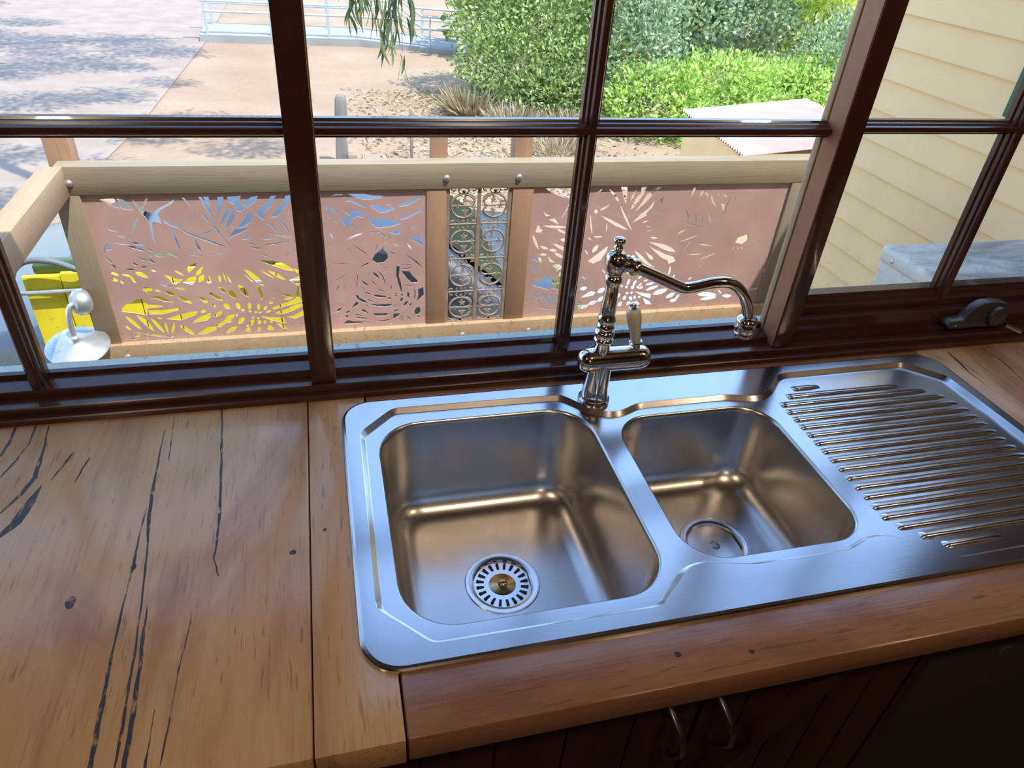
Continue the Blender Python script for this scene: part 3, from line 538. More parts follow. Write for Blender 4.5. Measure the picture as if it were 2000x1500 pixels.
LEAF_CUTS_B = [[778,-197,845,-198,884,-199,897,-238,877,-242,832,-227,799,-213],
[878,-247,873,-263,867,-278,861,-293,854,-307,847,-322,857,-309,865,-295,871,-280,876,-264],
[777,-280,788,-294,813,-303,789,-304],
[802,-317,826,-313,845,-338,819,-325],
[777,-340,798,-346,819,-350,840,-352,861,-352,882,-349,861,-345,840,-342,819,-341,798,-340],
[839,-356,845,-363,852,-368,860,-371,868,-374,877,-374,870,-367,863,-362,856,-359,847,-356],
[755,-366,761,-340,769,-340,774,-354,785,-358,779,-366],
[746,-373,747,-388,751,-401,757,-414,765,-426,776,-437,772,-423,767,-410,761,-397,754,-385],
[777,-422,784,-428,791,-433,798,-436,806,-437,815,-436,808,-430,800,-426,793,-423,785,-421],
[815,-438,822,-444,829,-447,836,-448,843,-447,850,-444,843,-439,836,-436,829,-434,822,-435],
[776,-457,784,-460,791,-462,798,-462,806,-461,813,-459,805,-455,798,-453,790,-453,783,-454],
[745,-474,785,-469,807,-520,783,-488,758,-478],
[749,-499,752,-509,757,-518,764,-527,771,-534,780,-540,776,-530,771,-521,765,-512,758,-505],
[813,-464,832,-482,850,-495,824,-488],
[837,-452,844,-461,852,-467,861,-472,870,-475,881,-475,874,-466,865,-460,857,-455,847,-452],
[829,-414,841,-425,854,-434,868,-442,883,-447,899,-450,886,-439,873,-429,859,-422,844,-417],
[855,-398,863,-404,870,-407,878,-408,885,-407,893,-404,885,-397,878,-394,870,-393,863,-394],
[836,-503,863,-500,895,-526,870,-522,856,-533],
[856,-550,871,-536,897,-546,894,-555],
[755,-585,806,-559,822,-546,841,-565,888,-577,843,-586,833,-612,802,-601],
[840,-601,852,-608,864,-611,875,-611,885,-609,896,-602,883,-595,872,-592,861,-592,850,-595],
[761,-610,765,-620,770,-628,776,-636,783,-643,792,-648,788,-639,783,-630,776,-623,769,-616],
[799,-612,806,-627,814,-640,824,-654,833,-667,844,-680,839,-663,832,-648,823,-635,812,-623],
[840,-622,844,-636,850,-650,857,-664,865,-676,875,-688,871,-674,865,-660,858,-646,850,-633],
[860,-625,866,-628,872,-630,878,-631,884,-631,890,-629,884,-626,878,-624,872,-623,866,-623],
[765,-679,790,-688,816,-695,842,-700,868,-703,894,-704,868,-698,842,-694,816,-688,790,-684],
[790,-648,791,-654,794,-660,797,-665,800,-670,805,-675,803,-669,801,-663,798,-658,794,-653],
[879,-686,881,-677,882,-668,882,-659,881,-650,878,-640,876,-649,876,-658,876,-667,877,-677],
[965,-295,965,-315,968,-335,972,-354,979,-374,987,-394,983,-374,979,-354,974,-334,970,-315],
[987,-392,995,-395,1004,-396,1012,-396,1021,-396,1029,-394,1020,-391,1011,-390,1003,-390,995,-390],
[998,-288,1009,-285,1018,-281,1027,-276,1035,-269,1041,-261,1031,-264,1021,-268,1013,-274,1005,-280],
[976,-287,979,-294,983,-297,987,-298,991,-296,995,-292,991,-286,988,-282,984,-282,980,-283],
[1007,-306,1029,-324,1053,-339,1077,-352,1103,-362,1130,-370,1106,-354,1082,-340,1057,-328,1032,-316],
[1036,-334,1035,-342,1035,-351,1036,-360,1038,-368,1041,-377,1042,-369,1042,-360,1041,-351,1039,-342],
[975,-224,981,-222,987,-218,992,-214,996,-209,1000,-203,993,-206,988,-209,982,-213,978,-218],
[1024,-204,1034,-217,1044,-229,1055,-242,1067,-254,1079,-266,1072,-250,1063,-236,1052,-224,1039,-213],
[1076,-262,1086,-286,1099,-310,1113,-333,1130,-355,1149,-377,1135,-353,1121,-329,1106,-306,1092,-284],
[1070,-197,1096,-197,1103,-235,1103,-270,1087,-238],
[1135,-208,1128,-215,1123,-223,1120,-232,1118,-242,1118,-253,1125,-245,1130,-237,1133,-228,1135,-218],
[1162,-220,1147,-229,1139,-241,1132,-255,1127,-271,1124,-287,1137,-277,1147,-265,1155,-252,1162,-238],
[1152,-200,1176,-197,1168,-228,1158,-244],
[1220,-199,1239,-200,1212,-221,1182,-260,1141,-300,1162,-264,1180,-228],
[1221,-245,1215,-277,1194,-301,1194,-312,1138,-341,1166,-309,1199,-281],
[1168,-344,1177,-342,1185,-341,1194,-340,1202,-338,1209,-333,1199,-332,1191,-334,1184,-338,1176,-341],
[1196,-357,1202,-359,1208,-359,1214,-360,1219,-359,1224,-358,1219,-357,1213,-356,1207,-356,1202,-356],
[1204,-374,1210,-376,1216,-376,1223,-377,1229,-376,1234,-376,1228,-374,1222,-374,1216,-373,1210,-374],
[1237,-251,1253,-236,1249,-268],
[1227,-403,1234,-407,1241,-409,1247,-410,1254,-410,1261,-408,1254,-404,1247,-402,1240,-401,1233,-401],
[1219,-420,1245,-431,1270,-444,1296,-457,1323,-466,1351,-469,1326,-449,1300,-437,1273,-430,1246,-425],
[1229,-438,1248,-455,1268,-472,1287,-488,1310,-501,1336,-504,1317,-484,1296,-472,1273,-461,1250,-451],
[1210,-454,1219,-465,1228,-476,1236,-488,1246,-497,1262,-501,1255,-487,1244,-479,1232,-472,1220,-464],
[1306,-478,1347,-491,1360,-510,1331,-522],
[1337,-529,1344,-550,1338,-575],
[992,-458,1002,-456,1009,-451,1014,-444,1016,-436,1016,-425,1007,-428,1000,-433,995,-439,992,-448],
[980,-493,1010,-468,1056,-431,1055,-452,1035,-491,1003,-505],
[960,-444,963,-450,966,-456,970,-460,975,-465,980,-469,978,-463,974,-457,970,-452,966,-448],
[966,-394,969,-398,972,-401,976,-404,980,-406,984,-407,982,-403,978,-400,975,-397,970,-395],
[1169,-455,1196,-471,1238,-509,1276,-538,1227,-517,1195,-489],
[1166,-474,1165,-480,1166,-484,1168,-488,1172,-491,1178,-493,1179,-487,1178,-483,1176,-479,1172,-476],
[1180,-559,1174,-562,1163,-559,1153,-553,1149,-547,1155,-544,1166,-546,1176,-552],
[962,-615,970,-620,978,-622,985,-621,991,-617,996,-610,987,-605,979,-603,973,-604,967,-608],
[963,-659,978,-654,994,-652,1010,-650,1025,-646,1036,-633,1016,-627,1001,-631,988,-640,976,-650],
[1039,-635,1050,-638,1059,-637,1066,-634,1071,-627,1073,-616,1062,-614,1054,-615,1047,-618,1042,-625],
[1045,-676,1055,-677,1063,-675,1070,-671,1074,-664,1077,-654,1066,-653,1058,-655,1052,-659,1047,-666],
[1006,-687,1017,-690,1026,-690,1034,-687,1041,-682,1046,-673,1036,-671,1027,-671,1019,-674,1012,-679],
[956,-689,1015,-688,1000,-704,967,-706],
[1045,-531,1047,-537,1050,-542,1054,-547,1059,-551,1064,-554,1062,-548,1058,-543,1055,-539,1050,-534],
[963,-558,966,-562,970,-566,975,-569,979,-571,984,-573,980,-569,976,-565,972,-562,968,-560],
[1139,-605,1133,-604,1126,-598,1122,-589,1124,-584,1130,-584,1137,-591,1141,-600],
[1172,-580,1176,-586,1176,-597,1172,-606,1167,-609,1163,-603,1163,-592,1167,-582],
[1203,-587,1206,-594,1204,-604,1199,-613,1192,-614,1189,-607,1191,-596,1196,-588],
[1231,-600,1231,-605,1228,-612,1222,-617,1217,-617,1216,-612,1220,-605,1226,-600],
[1239,-619,1238,-624,1232,-628,1224,-629,1218,-626,1219,-622,1226,-618,1234,-616],
[1200,-621,1199,-627,1194,-629,1188,-627,1184,-620,1185,-615,1191,-612,1197,-615],
[1171,-617,1170,-622,1166,-624,1161,-621,1158,-617,1159,-612,1164,-610,1168,-613],
[1149,-612,1148,-615,1144,-617,1140,-615,1138,-611,1139,-607,1143,-606,1147,-607],
[1221,-620,1220,-624,1216,-626,1211,-624,1208,-619,1209,-616,1214,-614,1218,-616],
[1124,-669,1132,-668,1138,-665,1142,-660,1143,-653,1142,-644,1134,-645,1128,-648,1125,-653,1123,-660],
[1168,-657,1172,-663,1172,-671,1167,-676,1160,-676,1156,-670,1156,-662,1161,-656],
[1199,-681,1193,-680,1186,-674,1182,-666,1185,-660,1191,-660,1198,-666,1202,-675],
[1211,-676,1206,-673,1203,-666,1204,-660,1208,-657,1213,-660,1216,-667,1215,-674],
[1237,-666,1236,-670,1231,-671,1225,-669,1222,-665,1224,-661,1229,-660,1234,-662],
[1200,-638,1252,-650,1280,-654,1282,-676,1240,-661],
[1247,-671,1278,-688,1293,-706,1262,-701],
[1217,-682,1238,-697,1235,-704,1209,-700],
[1139,-703,1147,-705,1153,-704,1157,-700,1159,-694,1158,-685,1150,-683,1144,-685,1140,-688,1138,-694],
[1177,-701,1184,-701,1189,-699,1193,-695,1194,-690,1194,-682,1187,-682,1182,-684,1178,-688,1177,-693],
[1198,-645,1197,-649,1193,-651,1188,-649,1186,-644,1187,-639,1191,-638,1196,-640],
[1179,-646,1178,-650,1173,-652,1168,-650,1164,-645,1166,-640,1171,-639,1176,-641],
[1249,-636,1264,-637,1277,-635,1289,-632,1300,-626,1310,-618,1295,-617,1282,-618,1270,-622,1259,-628],
[1286,-657,1303,-661,1318,-660,1332,-656,1344,-649,1353,-637,1336,-633,1320,-634,1307,-638,1295,-645],
[1245,-612,1255,-614,1265,-614,1273,-612,1281,-608,1288,-603,1278,-601,1269,-601,1260,-603,1252,-606],
[1350,-678,1362,-679,1373,-678,1381,-673,1388,-666,1392,-656,1380,-654,1369,-656,1361,-660,1354,-667],
[1372,-696,1381,-700,1388,-701,1393,-699,1397,-695,1399,-688,1391,-684,1384,-683,1379,-684,1375,-688],
[1255,-589,1254,-592,1247,-595,1240,-596,1235,-594,1237,-590,1244,-587,1251,-587],
[1224,-571,1224,-575,1218,-580,1212,-582,1207,-581,1208,-576,1212,-572,1219,-569],
[1364,-254,1368,-244,1373,-235,1377,-225,1379,-215,1376,-202,1367,-210,1365,-220,1365,-232,1365,-243],
[1402,-249,1406,-243,1410,-237,1414,-231,1416,-224,1413,-215,1406,-219,1404,-226,1403,-234,1403,-242],
[1422,-225,1424,-230,1427,-234,1431,-238,1436,-240,1442,-242,1440,-236,1437,-232,1433,-229,1428,-226],
[1452,-230,1452,-244,1457,-257,1464,-269,1476,-279,1491,-288,1481,-277,1472,-266,1464,-254,1457,-242],
[1477,-234,1480,-237,1482,-238,1486,-240,1489,-240,1492,-241,1489,-238,1486,-236,1484,-235,1480,-234],
[1500,-270,1524,-276,1537,-252,1528,-316],
[1499,-235,1507,-240,1515,-244,1523,-247,1531,-250,1539,-252,1532,-247,1524,-243,1516,-239,1508,-237],
[1352,-285,1357,-295,1362,-305,1367,-315,1372,-325,1376,-336,1375,-324,1372,-314,1367,-304,1360,-294],
[1401,-307,1402,-316,1404,-325,1406,-335,1410,-344,1414,-354,1413,-344,1411,-335,1408,-325,1405,-316],
[1453,-304,1458,-316,1463,-328,1469,-340,1474,-352,1479,-364,1478,-351,1475,-339,1470,-327,1462,-315],
[1436,-316,1435,-324,1435,-331,1436,-339,1437,-346,1439,-354,1439,-347,1439,-339,1439,-332,1438,-324],
[1337,-336,1362,-346,1386,-355,1411,-363,1436,-369,1462,-374,1436,-364,1412,-356,1387,-348,1362,-342],
[1335,-396,1346,-392,1356,-387,1366,-381,1375,-375,1384,-368,1373,-372,1363,-377,1353,-382,1344,-389],
[1351,-427,1371,-424,1390,-419,1408,-412,1426,-404,1441,-393,1424,-401,1406,-408,1388,-415,1369,-421],
[1386,-466,1393,-457,1398,-448,1403,-438,1408,-429,1412,-418,1405,-427,1400,-436,1395,-446,1390,-456],
[1439,-439,1456,-443,1473,-446,1490,-448,1507,-450,1524,-451,1507,-448,1490,-445,1473,-442,1456,-440],
[1399,-482,1417,-484,1435,-486,1452,-486,1470,-486,1487,-486,1469,-484,1451,-482,1434,-482,1416,-482],
[1460,-510,1477,-505,1494,-499,1510,-493,1526,-487,1541,-479,1524,-484,1507,-490,1491,-496,1476,-502],
[1476,-556,1479,-551,1480,-544,1482,-538,1482,-531,1483,-524,1480,-530,1478,-537,1477,-543,1477,-550],
[1339,-573,1346,-566,1349,-558,1349,-549,1347,-540,1342,-529,1340,-538,1339,-546,1339,-555,1339,-564],
[1363,-588,1368,-586,1371,-583,1372,-580,1372,-575,1371,-570,1366,-572,1364,-574,1362,-578,1362,-583],
[1435,-599,1440,-598,1444,-597,1447,-594,1450,-590,1451,-586,1446,-586,1442,-588,1439,-590,1436,-594],
[1609,-439,1617,-417,1655,-405,1664,-428,1644,-447],
[1608,-471,1611,-468,1613,-464,1614,-461,1615,-457,1615,-453,1613,-456,1611,-459,1609,-462,1608,-466],
[1628,-458,1628,-461,1628,-464,1629,-467,1631,-471,1633,-474,1633,-471,1633,-468,1632,-464,1630,-461],
[1640,-458,1643,-462,1646,-466,1649,-469,1653,-472,1657,-475,1654,-471,1651,-467,1648,-464,1644,-461],
[1784,-586,1787,-581,1788,-576,1789,-570,1788,-564,1785,-557,1781,-562,1780,-567,1780,-573,1781,-579],
[1758,-609,1759,-600,1759,-592,1759,-583,1757,-574,1755,-565,1755,-574,1755,-582,1755,-591,1756,-600],
[1781,-255,1785,-254,1787,-252,1788,-249,1787,-246,1784,-242,1780,-244,1778,-246,1778,-248,1779,-251],
[1764,-217,1766,-215,1767,-212,1767,-209,1766,-206,1765,-202,1763,-205,1762,-208,1762,-210,1763,-214],
[1556,-263,1557,-259,1558,-255,1558,-251,1558,-246,1557,-242,1555,-246,1554,-250,1554,-254,1554,-258],
[1490,-671,1512,-678,1532,-682,1553,-683,1573,-683,1593,-680,1570,-668,1548,-662,1528,-660,1508,-663],
[1511,-658,1526,-665,1541,-670,1557,-674,1572,-676,1587,-677,1572,-670,1556,-665,1541,-662,1526,-659],
[1510,-695,1529,-699,1547,-700,1564,-698,1580,-694,1595,-687,1576,-683,1558,-682,1541,-684,1525,-688],
[1585,-650,1589,-657,1593,-663,1599,-668,1604,-672,1611,-676,1608,-669,1603,-663,1598,-658,1592,-654],
[1613,-684,1625,-690,1636,-694,1646,-694,1655,-692,1663,-686,1651,-680,1641,-677,1631,-676,1622,-678],
[1387,-697,1401,-666,1417,-665,1401,-698],
[1355,-678,1373,-655,1387,-653,1369,-679],
[1321,-652,1331,-654,1338,-652,1344,-649,1348,-643,1350,-634,1341,-633,1333,-634,1327,-637,1323,-643],
[1740,-661,1749,-662,1758,-662,1767,-660,1775,-658,1782,-654,1772,-653,1763,-654,1755,-655,1747,-658]]
# ------------------------------------------------------------------ the room shell
RX0, RX1, RY0, ZF, ZC = -2.3, 2.05, -3.4, -0.90, 1.50
WHEAD = 1.16
tag(MB().box(RX0, RX1, RY0, .03, ZF-.05, ZF).build('floor', M['inner']), 'dark timber kitchen floor', None, None, 'structure')
tag(MB().box(RX0, RX1, RY0, .16, ZC, ZC+.05).build('ceiling', M['ceil']), 'timber kitchen ceiling', None, None, 'structure')
tag(MB().box(RX0-.08, RX0, RY0, .16, ZF, ZC).build('wall_left', M['inner']), 'dark timber wall at the left of the room', None, None, 'structure')
tag(MB().box(RX1, RX1+.08, RY0, .16, ZF, ZC).build('wall_right', M['inner']), 'dark timber wall at the right of the room', None, None, 'structure')
tag(MB().box(RX0, RX1, RY0-.08, RY0, ZF, ZC).build('wall_back', M['inner']), 'dark timber wall behind the viewer', None, None, 'structure')
w = MB().box(RX0, RX1, .03, .13, ZF, -.001).box(RX0, RX1, .03, .14, WHEAD+.07, ZC).box(RX0, -1.28, .03, .14, -.001, WHEAD+.07).box(1.62, RX1, .03, .14, -.001, WHEAD+.07)
tag(MB().extrude([(.14,1.50),(.14,1.60),(.44,1.52),(.44,1.48)], (RX0-.2,0,0), (2.9,0,0), (0,1,0), (0,0,1)).box(2.14, 2.9, -.6, .139, 1.50, 1.56).build('trim_6', M['ext_sill']), 'unseen eave added above the window to shade the air conditioner', None, None, 'structure')  # out of view; added and lengthened to keep sun off the air conditioner
tag(w.build('wall_front', M['inner']), 'wall holding the window above the bench', None, None, 'structure')

# stepped sill: bench moulding, step, sash rail (a staircase in section)
X0, X1 = -1.28, 1.62
t = struct('trim_1', (0, .03, 0), 'dark red-brown stepped window sill along the back of the bench')
MB().extrude([(.0169,0),(.0169,.0085),(.0185,.0100),(.040,.0104),(.040,0)], (X0,0,0), (X1,0,0), (0,1,0), (0,0,1)).build('bench_moulding', M['frame'], t)
MB().extrude([(.0288,.0104),(.0288,.0205),(.0300,.0219),(.100,.0225),(.100,.0104)], (X0,0,0), (X1,0,0), (0,1,0), (0,0,1)).build('sill_step', M['frame'], t)
# outer sill
tag(MB().extrude([(.098,.001),(.098,.034),(.142,.026),(.142,.001)], (X0,0,0), (X1,0,0), (0,1,0), (0,0,1)).build('trim_2', M['ext_sill']), 'blue-grey outer window sill beyond the glass', None, None, 'structure')
# head
tag(MB().box(X0, X1, .034, .14, WHEAD, WHEAD+.07).build('trim_3', M['frame']), 'dark head rail over the windows', None, None, 'structure')
# mullion and post
t = struct('trim_4', (-.022, .06, .022), 'wide dark mullion between the two fixed windows')
MB().box(-.041, -.0045, .034, .092, .0225, WHEAD).build('mullion_face', M['frame'], t, bevel=.0012)
MB().box(-.0048, -.0028, .040, .086, .0225, WHEAD).build('bead', M['jamb'], t)
t = struct('trim_5', (.80, .07, .022), 'heavy dark window post with its lit side coloured brown, left of the winding window')
MB().box(.7800, .8175, .034, .074, .0225, WHEAD).build('post_face', M['frame'], t, bevel=.0012)
MB().box(.7785, .7803, .036, .074, .0225, WHEAD).build('reveal', M['jamb'], t)  # lit side of the dark post, its light put into the colour
MB().box(.7830, .8175, .074, .078, .0225, WHEAD).build('groove', M['black'], t)
MB().box(.7775, .8300, .078, .0915, .0225, WHEAD).build('outer_stile', M['ext_frame'], t, bevel=.001)

# fixed windows: bottom rail, moulded glazing bars, panes
def bar_profile(hw):
    p = [(-.004,0),(-.006,.003),(-.0062,.008),(-.0095,.0095),(-.0105,.014),(-.0105,.017),(-hw,.0185),(-hw,.029)]
    return [(a*hw/.0135 if abs(a) < hw-1e-6 else a, b) for a, b in p] + [(-a*hw/.0135 if abs(a) < hw-1e-6 else -a, b) for a, b in p[::-1]]
ROWS = [(.0475, .391), (.4165, .760), (.7855, 1.13)]
def fixed_window(name, x0, x1, xs, label):
    t = struct(name, ((x0+x1)/2, .075, .022), label)
    MB().extrude([(.0542,.0225),(.0542,.0320),(.0565,.0338),(.083,.0385),(.0835,.0455),(.092,.0462),(.092,.0225)], (x0,0,0), (x1,0,0), (0,1,0), (0,0,1)).build('bottom_rail', M['frame'], t)
    MB().box(x0, x1, .0542, .092, 1.128, WHEAD).build('top_rail', M['frame'], t)
    for k in (0, 1):
        zc = (ROWS[k][1]+ROWS[k+1][0])/2
        MB().extrude(bar_profile(.01275), (x0,.0575,zc), (x1,.0575,zc), (0,0,1), (0,1,0)).build('glazing_bar', M['frame'], t, smooth=40)
    for xc in xs:
        MB().extrude(bar_profile(.0137), (xc,.0570,.034), (xc,.0570,1.13), (1,0,0), (0,1,0)).build('glazing_bar', M['frame'], t, smooth=40)
    e = [x0] + sorted(xs) + [x1]
    for a, b in zip(e[:-1], e[1:]):
        for z0, z1 in ROWS: MB().box(a, b, .0862, .0892, z0-.003, z1+.003).build('pane', M['glass'], t)
fixed_window('window_1', X0, -.041, [-.4285, -.834], 'dark framed fixed window at the left, in front of the bench boards')
fixed_window('window_2', -.003, .778, [.3835], 'dark framed fixed window behind the tap')
# winding window
t = struct('window_3', (1.2, .085, .03), 'dark framed winding window at the right of the heavy post')
xa, xb = .8175, X1
MB().extrude([(.0473,.0225),(.0473,.0313),(.0596,.0313),(.0596,.0615),(.0610,.0628),(.100,.0640),(.100,.0225)], (xa,0,0), (xb,0,0), (0,1,0), (0,0,1)).build('frame_sill', M['frame'], t)
MB().extrude([(.0778,.0640),(.0778,.0770),(.0800,.0800),(.0850,.0830),(.0855,.0890),(.0900,.0920),(.0905,.0965),(.112,.0970),(.112,.0640)], (xa,0,0), (xb,0,0), (0,1,0), (0,0,1)).build('sash_rail', M['frame'], t)
MB().box(xa, xb, .0778, .112, 1.11, WHEAD).build('sash_rail', M['frame'], t)
for zc in (.4025, .755): MB().extrude(bar_profile(.0115), (xa,.0750,zc), (xb,.0750,zc), (0,0,1), (0,1,0)).build('glazing_bar', M['frame'], t, smooth=40)
for xc in (1.168, 1.52): MB().extrude(bar_profile(.0165), (xc,.0745,.078), (xc,.0745,1.11), (1,0,0), (0,1,0)).build('glazing_bar', M['frame'], t, smooth=40)
e = [xa, 1.168, 1.52, xb]
for a, b in zip(e[:-1], e[1:]):
    for z0, z1 in ((.094,.394),(.411,.746),(.764,1.112)): MB().box(a, b, .1032, .1062, z0, z1).build('pane', M['glass'], t)

# ------------------------------------------------------------------ bench: timber slabs round the sink
def slab(name, poly, z0, z1, mat, parent, bevel=.0):
    n = len(poly); mb = MB()
    mb.add([(x,y,z0) for x, y in poly]+[(x,y,z1) for x, y in poly], [tuple(range(n-1,-1,-1)), tuple(range(n,2*n))]+[(i,(i+1) % n,n+(i+1) % n,n+i) for i in range(n)])
    return mb.build(name, mat, parent, bevel=bevel)
YB, YFR, T = .030, -.551, -.042
bench = thing('timber_benchtop', (0, -.26, T), 'varnished hardwood benchtop of wide boards around the steel sink', 'benchtop')
slab('board', [(-1.25,YFR),(-.640,YFR),(-.640,YB),(-1.25,YB)], T, 0, M['bench_y'], bench, .0035)
slab('board', [(-.6393,YFR),(-.0504,YFR),(-.0492,YB),(-.6393,YB)], T, 0, M['bench_y'], bench, .0035)
slab('board', [(-.0490,YFR),(.0365,YFR),(.0372,-.470),(.018,-.470),(.018,-.018),(.0378,-.018),(.0378,YB),(-.0480,YB)], T, -.0002, M['bench_y'], bench, .0012)
slab('board', [(.0385,YFR),(1.62,YFR),(1.62,-.470),(.0390,-.470)], T, 0, M['bench_x'], bench, .0045)
slab('board', [(.0400,-.018),(1.090,-.018),(1.090,YB),(.0400,YB)], T, 0, M['bench_x'], bench, .0012)
slab('board', [(1.0905,-.4695),(1.62,-.4695),(1.62,YB),(1.0905,YB)], T, 0, M['bench_y'], bench, .0012)
VEINS = [[(-.2502,-.0219,.0008),(-.2497,-.076,.0021),(-.2479,-.147,.0053),(-.2445,-.2015,.0044),(-.2383,-.2561,.003),(-.2355,-.2897,.0026),(-.2309,-.3545,.0025),(-.2278,-.4054,.0026),(-.2268,-.4481,.003),(-.2257,-.4819,.0034),(-.2251,-.545,.0019)],
 [(-.2507,-.1814,.001),(-.2512,-.2366,.0022),(-.2497,-.281,.0029),(-.2506,-.3254,.0017),(-.2505,-.3847,.0024),(-.2492,-.4319,.0046),(-.2474,-.4775,.0049),(-.2457,-.545,.005)],
 [(-.2254,-.3412,.0009),(-.2239,-.3732,.0032),(-.2205,-.4194,.0047),(-.2191,-.4583,.0055),(-.2175,-.4889,.0057),(-.217,-.545,.005)],
 [(-.2423,.0156,.0008),(-.2385,-.0422,.0018),(-.2362,-.0952,.0007)],
 [(-.1748,.0169,.0023),(-.1684,-.0774,.0033),(-.1637,-.1455,.0041),(-.1605,-.2067,.0039),(-.1594,-.2574,.0028),(-.1609,-.2829,.0027),(-.1534,-.3128,.0012)],
 [(-.1767,-.3648,.0006),(-.1787,-.3954,.0017),(-.1824,-.43,.0016),(-.1829,-.4656,.001),(-.1841,-.4931,.0012),(-.1859,-.5312,.0007)],
 [(-.1991,-.4708,.0005),(-.199,-.5032,.0014),(-.199,-.540,.0033)],
 [(-.4271,.015,.0029),(-.4252,-.0245,.0024),(-.4318,-.0605,.0027),(-.4412,-.0937,.0013)],
 [(-.4093,.0123,.0021),(-.4032,-.0397,.0042),(-.3989,-.1008,.0066),(-.4065,-.1301,.0057),(-.421,-.1636,.0025)],
 [(-.3866,-.1184,.0019),(-.3914,-.1474,.0127),(-.3978,-.1837,.0152),(-.4133,-.21,.006)],
 [(-.4537,.0162,.0022),(-.451,-.0146,.0062),(-.4543,-.0485,.0034)],
 [(-.3633,-.0547,.0014),(-.3692,-.079,.004),(-.3779,-.1096,.0013)],[(-.339,-.0672,.001),(-.3438,-.0913,.0027),(-.3472,-.1199,.001)],
 [(1.1571,.0097,.001),(1.1535,-.0077,.004),(1.1505,-.0306,.006),(1.1431,-.0661,.004),(1.1441,-.0853,.003),(1.1419,-.1114,.001)],
 [(1.2421,.0130,.001),(1.2398,-.0073,.003),(1.2435,-.0345,.0025),(1.2388,-.0655,.003),(1.229,-.1081,.001)]]
for v in VEINS:
    L = [(x-w*.44, y) for x, y, w in v]; R = [(x+w*.44, y) for x, y, w in v]; P = []
    # wander a little so that no vein is ruler-straight
    def dens(S):
        out = []
        for (a, b) in zip(S[:-1], S[1:]):
            for k in range(4): t_ = k/4; out.append((a[0]+(b[0]-a[0])*t_, a[1]+(b[1]-a[1])*t_))
        return out+[S[-1]]
    L, R = dens(L), dens(R); mb = MB()
    jl = [random.uniform(-.0006,.0006) for _ in L]; jr = [random.uniform(-.0006,.0006) for _ in L]
    VV = [(a[0]+j, a[1], .00025) for a, j in zip(L, jl)] + [(a[0]+j, a[1], .00025) for a, j in zip(R, jr)]
    n = len(L); mb.add(VV, [(i, i+1, n+i+1, n+i) for i in range(n-1)]).build('gum_vein', M['vein'], bench)
for x, y, rx, ry in ((-.3066,-.322,.0058,.0085),(-.2492,-.281,.0032,.0058),(-.0697,-.291,.0042,.0042),(-.031,-.260,.0022,.0026),(.34,-.515,.005,.0035),(.425,-.528,.004,.003)):
    n = 14; mb = MB(); mb.add([(x+rx*math.cos(6.283*k/n)*random.uniform(.8,1.1), y+ry*math.sin(6.283*k/n)*random.uniform(.8,1.1), .0003) for k in range(n)], [tuple(range(n))]).build('knot', M['vein'], bench)

# ------------------------------------------------------------------ stainless sink
def rrect(x0, x1, y0, y1, r, n=8):
    r = max(r, .002); out = []
    for cx, cy_, a0 in ((x1-r,y1-r,0),(x0+r,y1-r,90),(x0+r,y0+r,180),(x1-r,y0+r,270)):
        for k in range(n+1): a = math.radians(a0+90*k/n); out.append((cx+r*math.cos(a), cy_+r*math.sin(a)))
    return out
def offset_poly(P, d):
    """move a closed anticlockwise outline inwards by d"""
    n = len(P); out = []
    for i in range(n):
        a, b, c = Vector(P[i-1]), Vector(P[i]), Vector(P[(i+1) % n]); e1 = (b-a).normalized(); e2 = (c-b).normalized()
        n1 = Vector((-e1.y, e1.x)); n2 = Vector((-e2.y, e2.x)); m_ = n1+n2
        m_ = m_/max(m_.dot(n1), .35) if m_.length > 1e-6 else n1
        out.append(tuple(b + m_*d))
    return out
def soften(P, it=2):
    for _ in range(it):
        Q = []
        for i in range(len(P)):
            a, b = P[i], P[(i+1) % len(P)]; L = math.dist(a, b); c = min(.25, .006/L)
            Q += [(a[0]+(b[0]-a[0])*c, a[1]+(b[1]-a[1])*c), (b[0]+(a[0]-b[0])*c, b[1]+(a[1]-b[1])*c)]
        P = Q
    return P
SW, SD = 1.105, -.48
ZT, ZR = .0062, -.0016
sink = thing('double_bowl_sink', (.55, -.24, 0), 'stainless steel sink with two bowls and a ribbed drainer let into the timber bench', 'sink')
outer = rrect(0, SW, SD, 0, .046)
rim = rrect(.0055, SW-.0055, SD+.0055, -.0055, .041)
step = soften([(.025,-.078),(.021,-.397),(.077,-.4545),(.348,-.4555),(.4035,-.407),(.428,-.4025),(.489,-.418),(.584,-.419),(.633,-.4185),(.668,-.405),(.694,-.4035),(.714,-.413),(.770,-.458),(1.032,-.456),(1.083,-.402),(1.0845,-.248),(1.080,-.077),(1.023,-.023),(.770,-.0245),(.752,-.033),(.720,-.066),(.696,-.0805),(.675,-.081),(.633,-.070),(.569,-.070),(.472,-.0705),(.438,-.086),(.416,-.0875),(.390,-.073),(.353,-.0295),(.078,-.026)])
step_in = offset_poly(step, .0078)
BL = dict(x0=.0480, x1=.3825, y0=-.4305, y1=-.0560, r=.068); BR = dict(x0=.4165, x1=.6905, y0=-.3970, y1=-.0945, r=.060)
bl = rrect(**BL); br = rrect(**BR)
def planar(loops, keep, zf):
    V = []; F = []
    for lp in loops: F.append(list(range(len(V), len(V)+len(lp)))); V += [Vector(p) for p in lp]
    vo, eo, fo, ov, oe, of = delaunay_2d_cdt(V, [], F, 1, 1e-6)
    return [(p.x, p.y, zf) for p in vo], [tuple(f) for f, o in zip(fo, of) if keep(set(o))]
mb = MB()
rings = [(outer, 0.0), (rrect(.0006, SW-.0006, SD+.0006, -.0006, .0455), .0032), (rrect(.0024, SW-.0024, SD+.0024, -.0024, .044), .0054), (rim, ZT)]
V = []; F = []; n = len(outer)
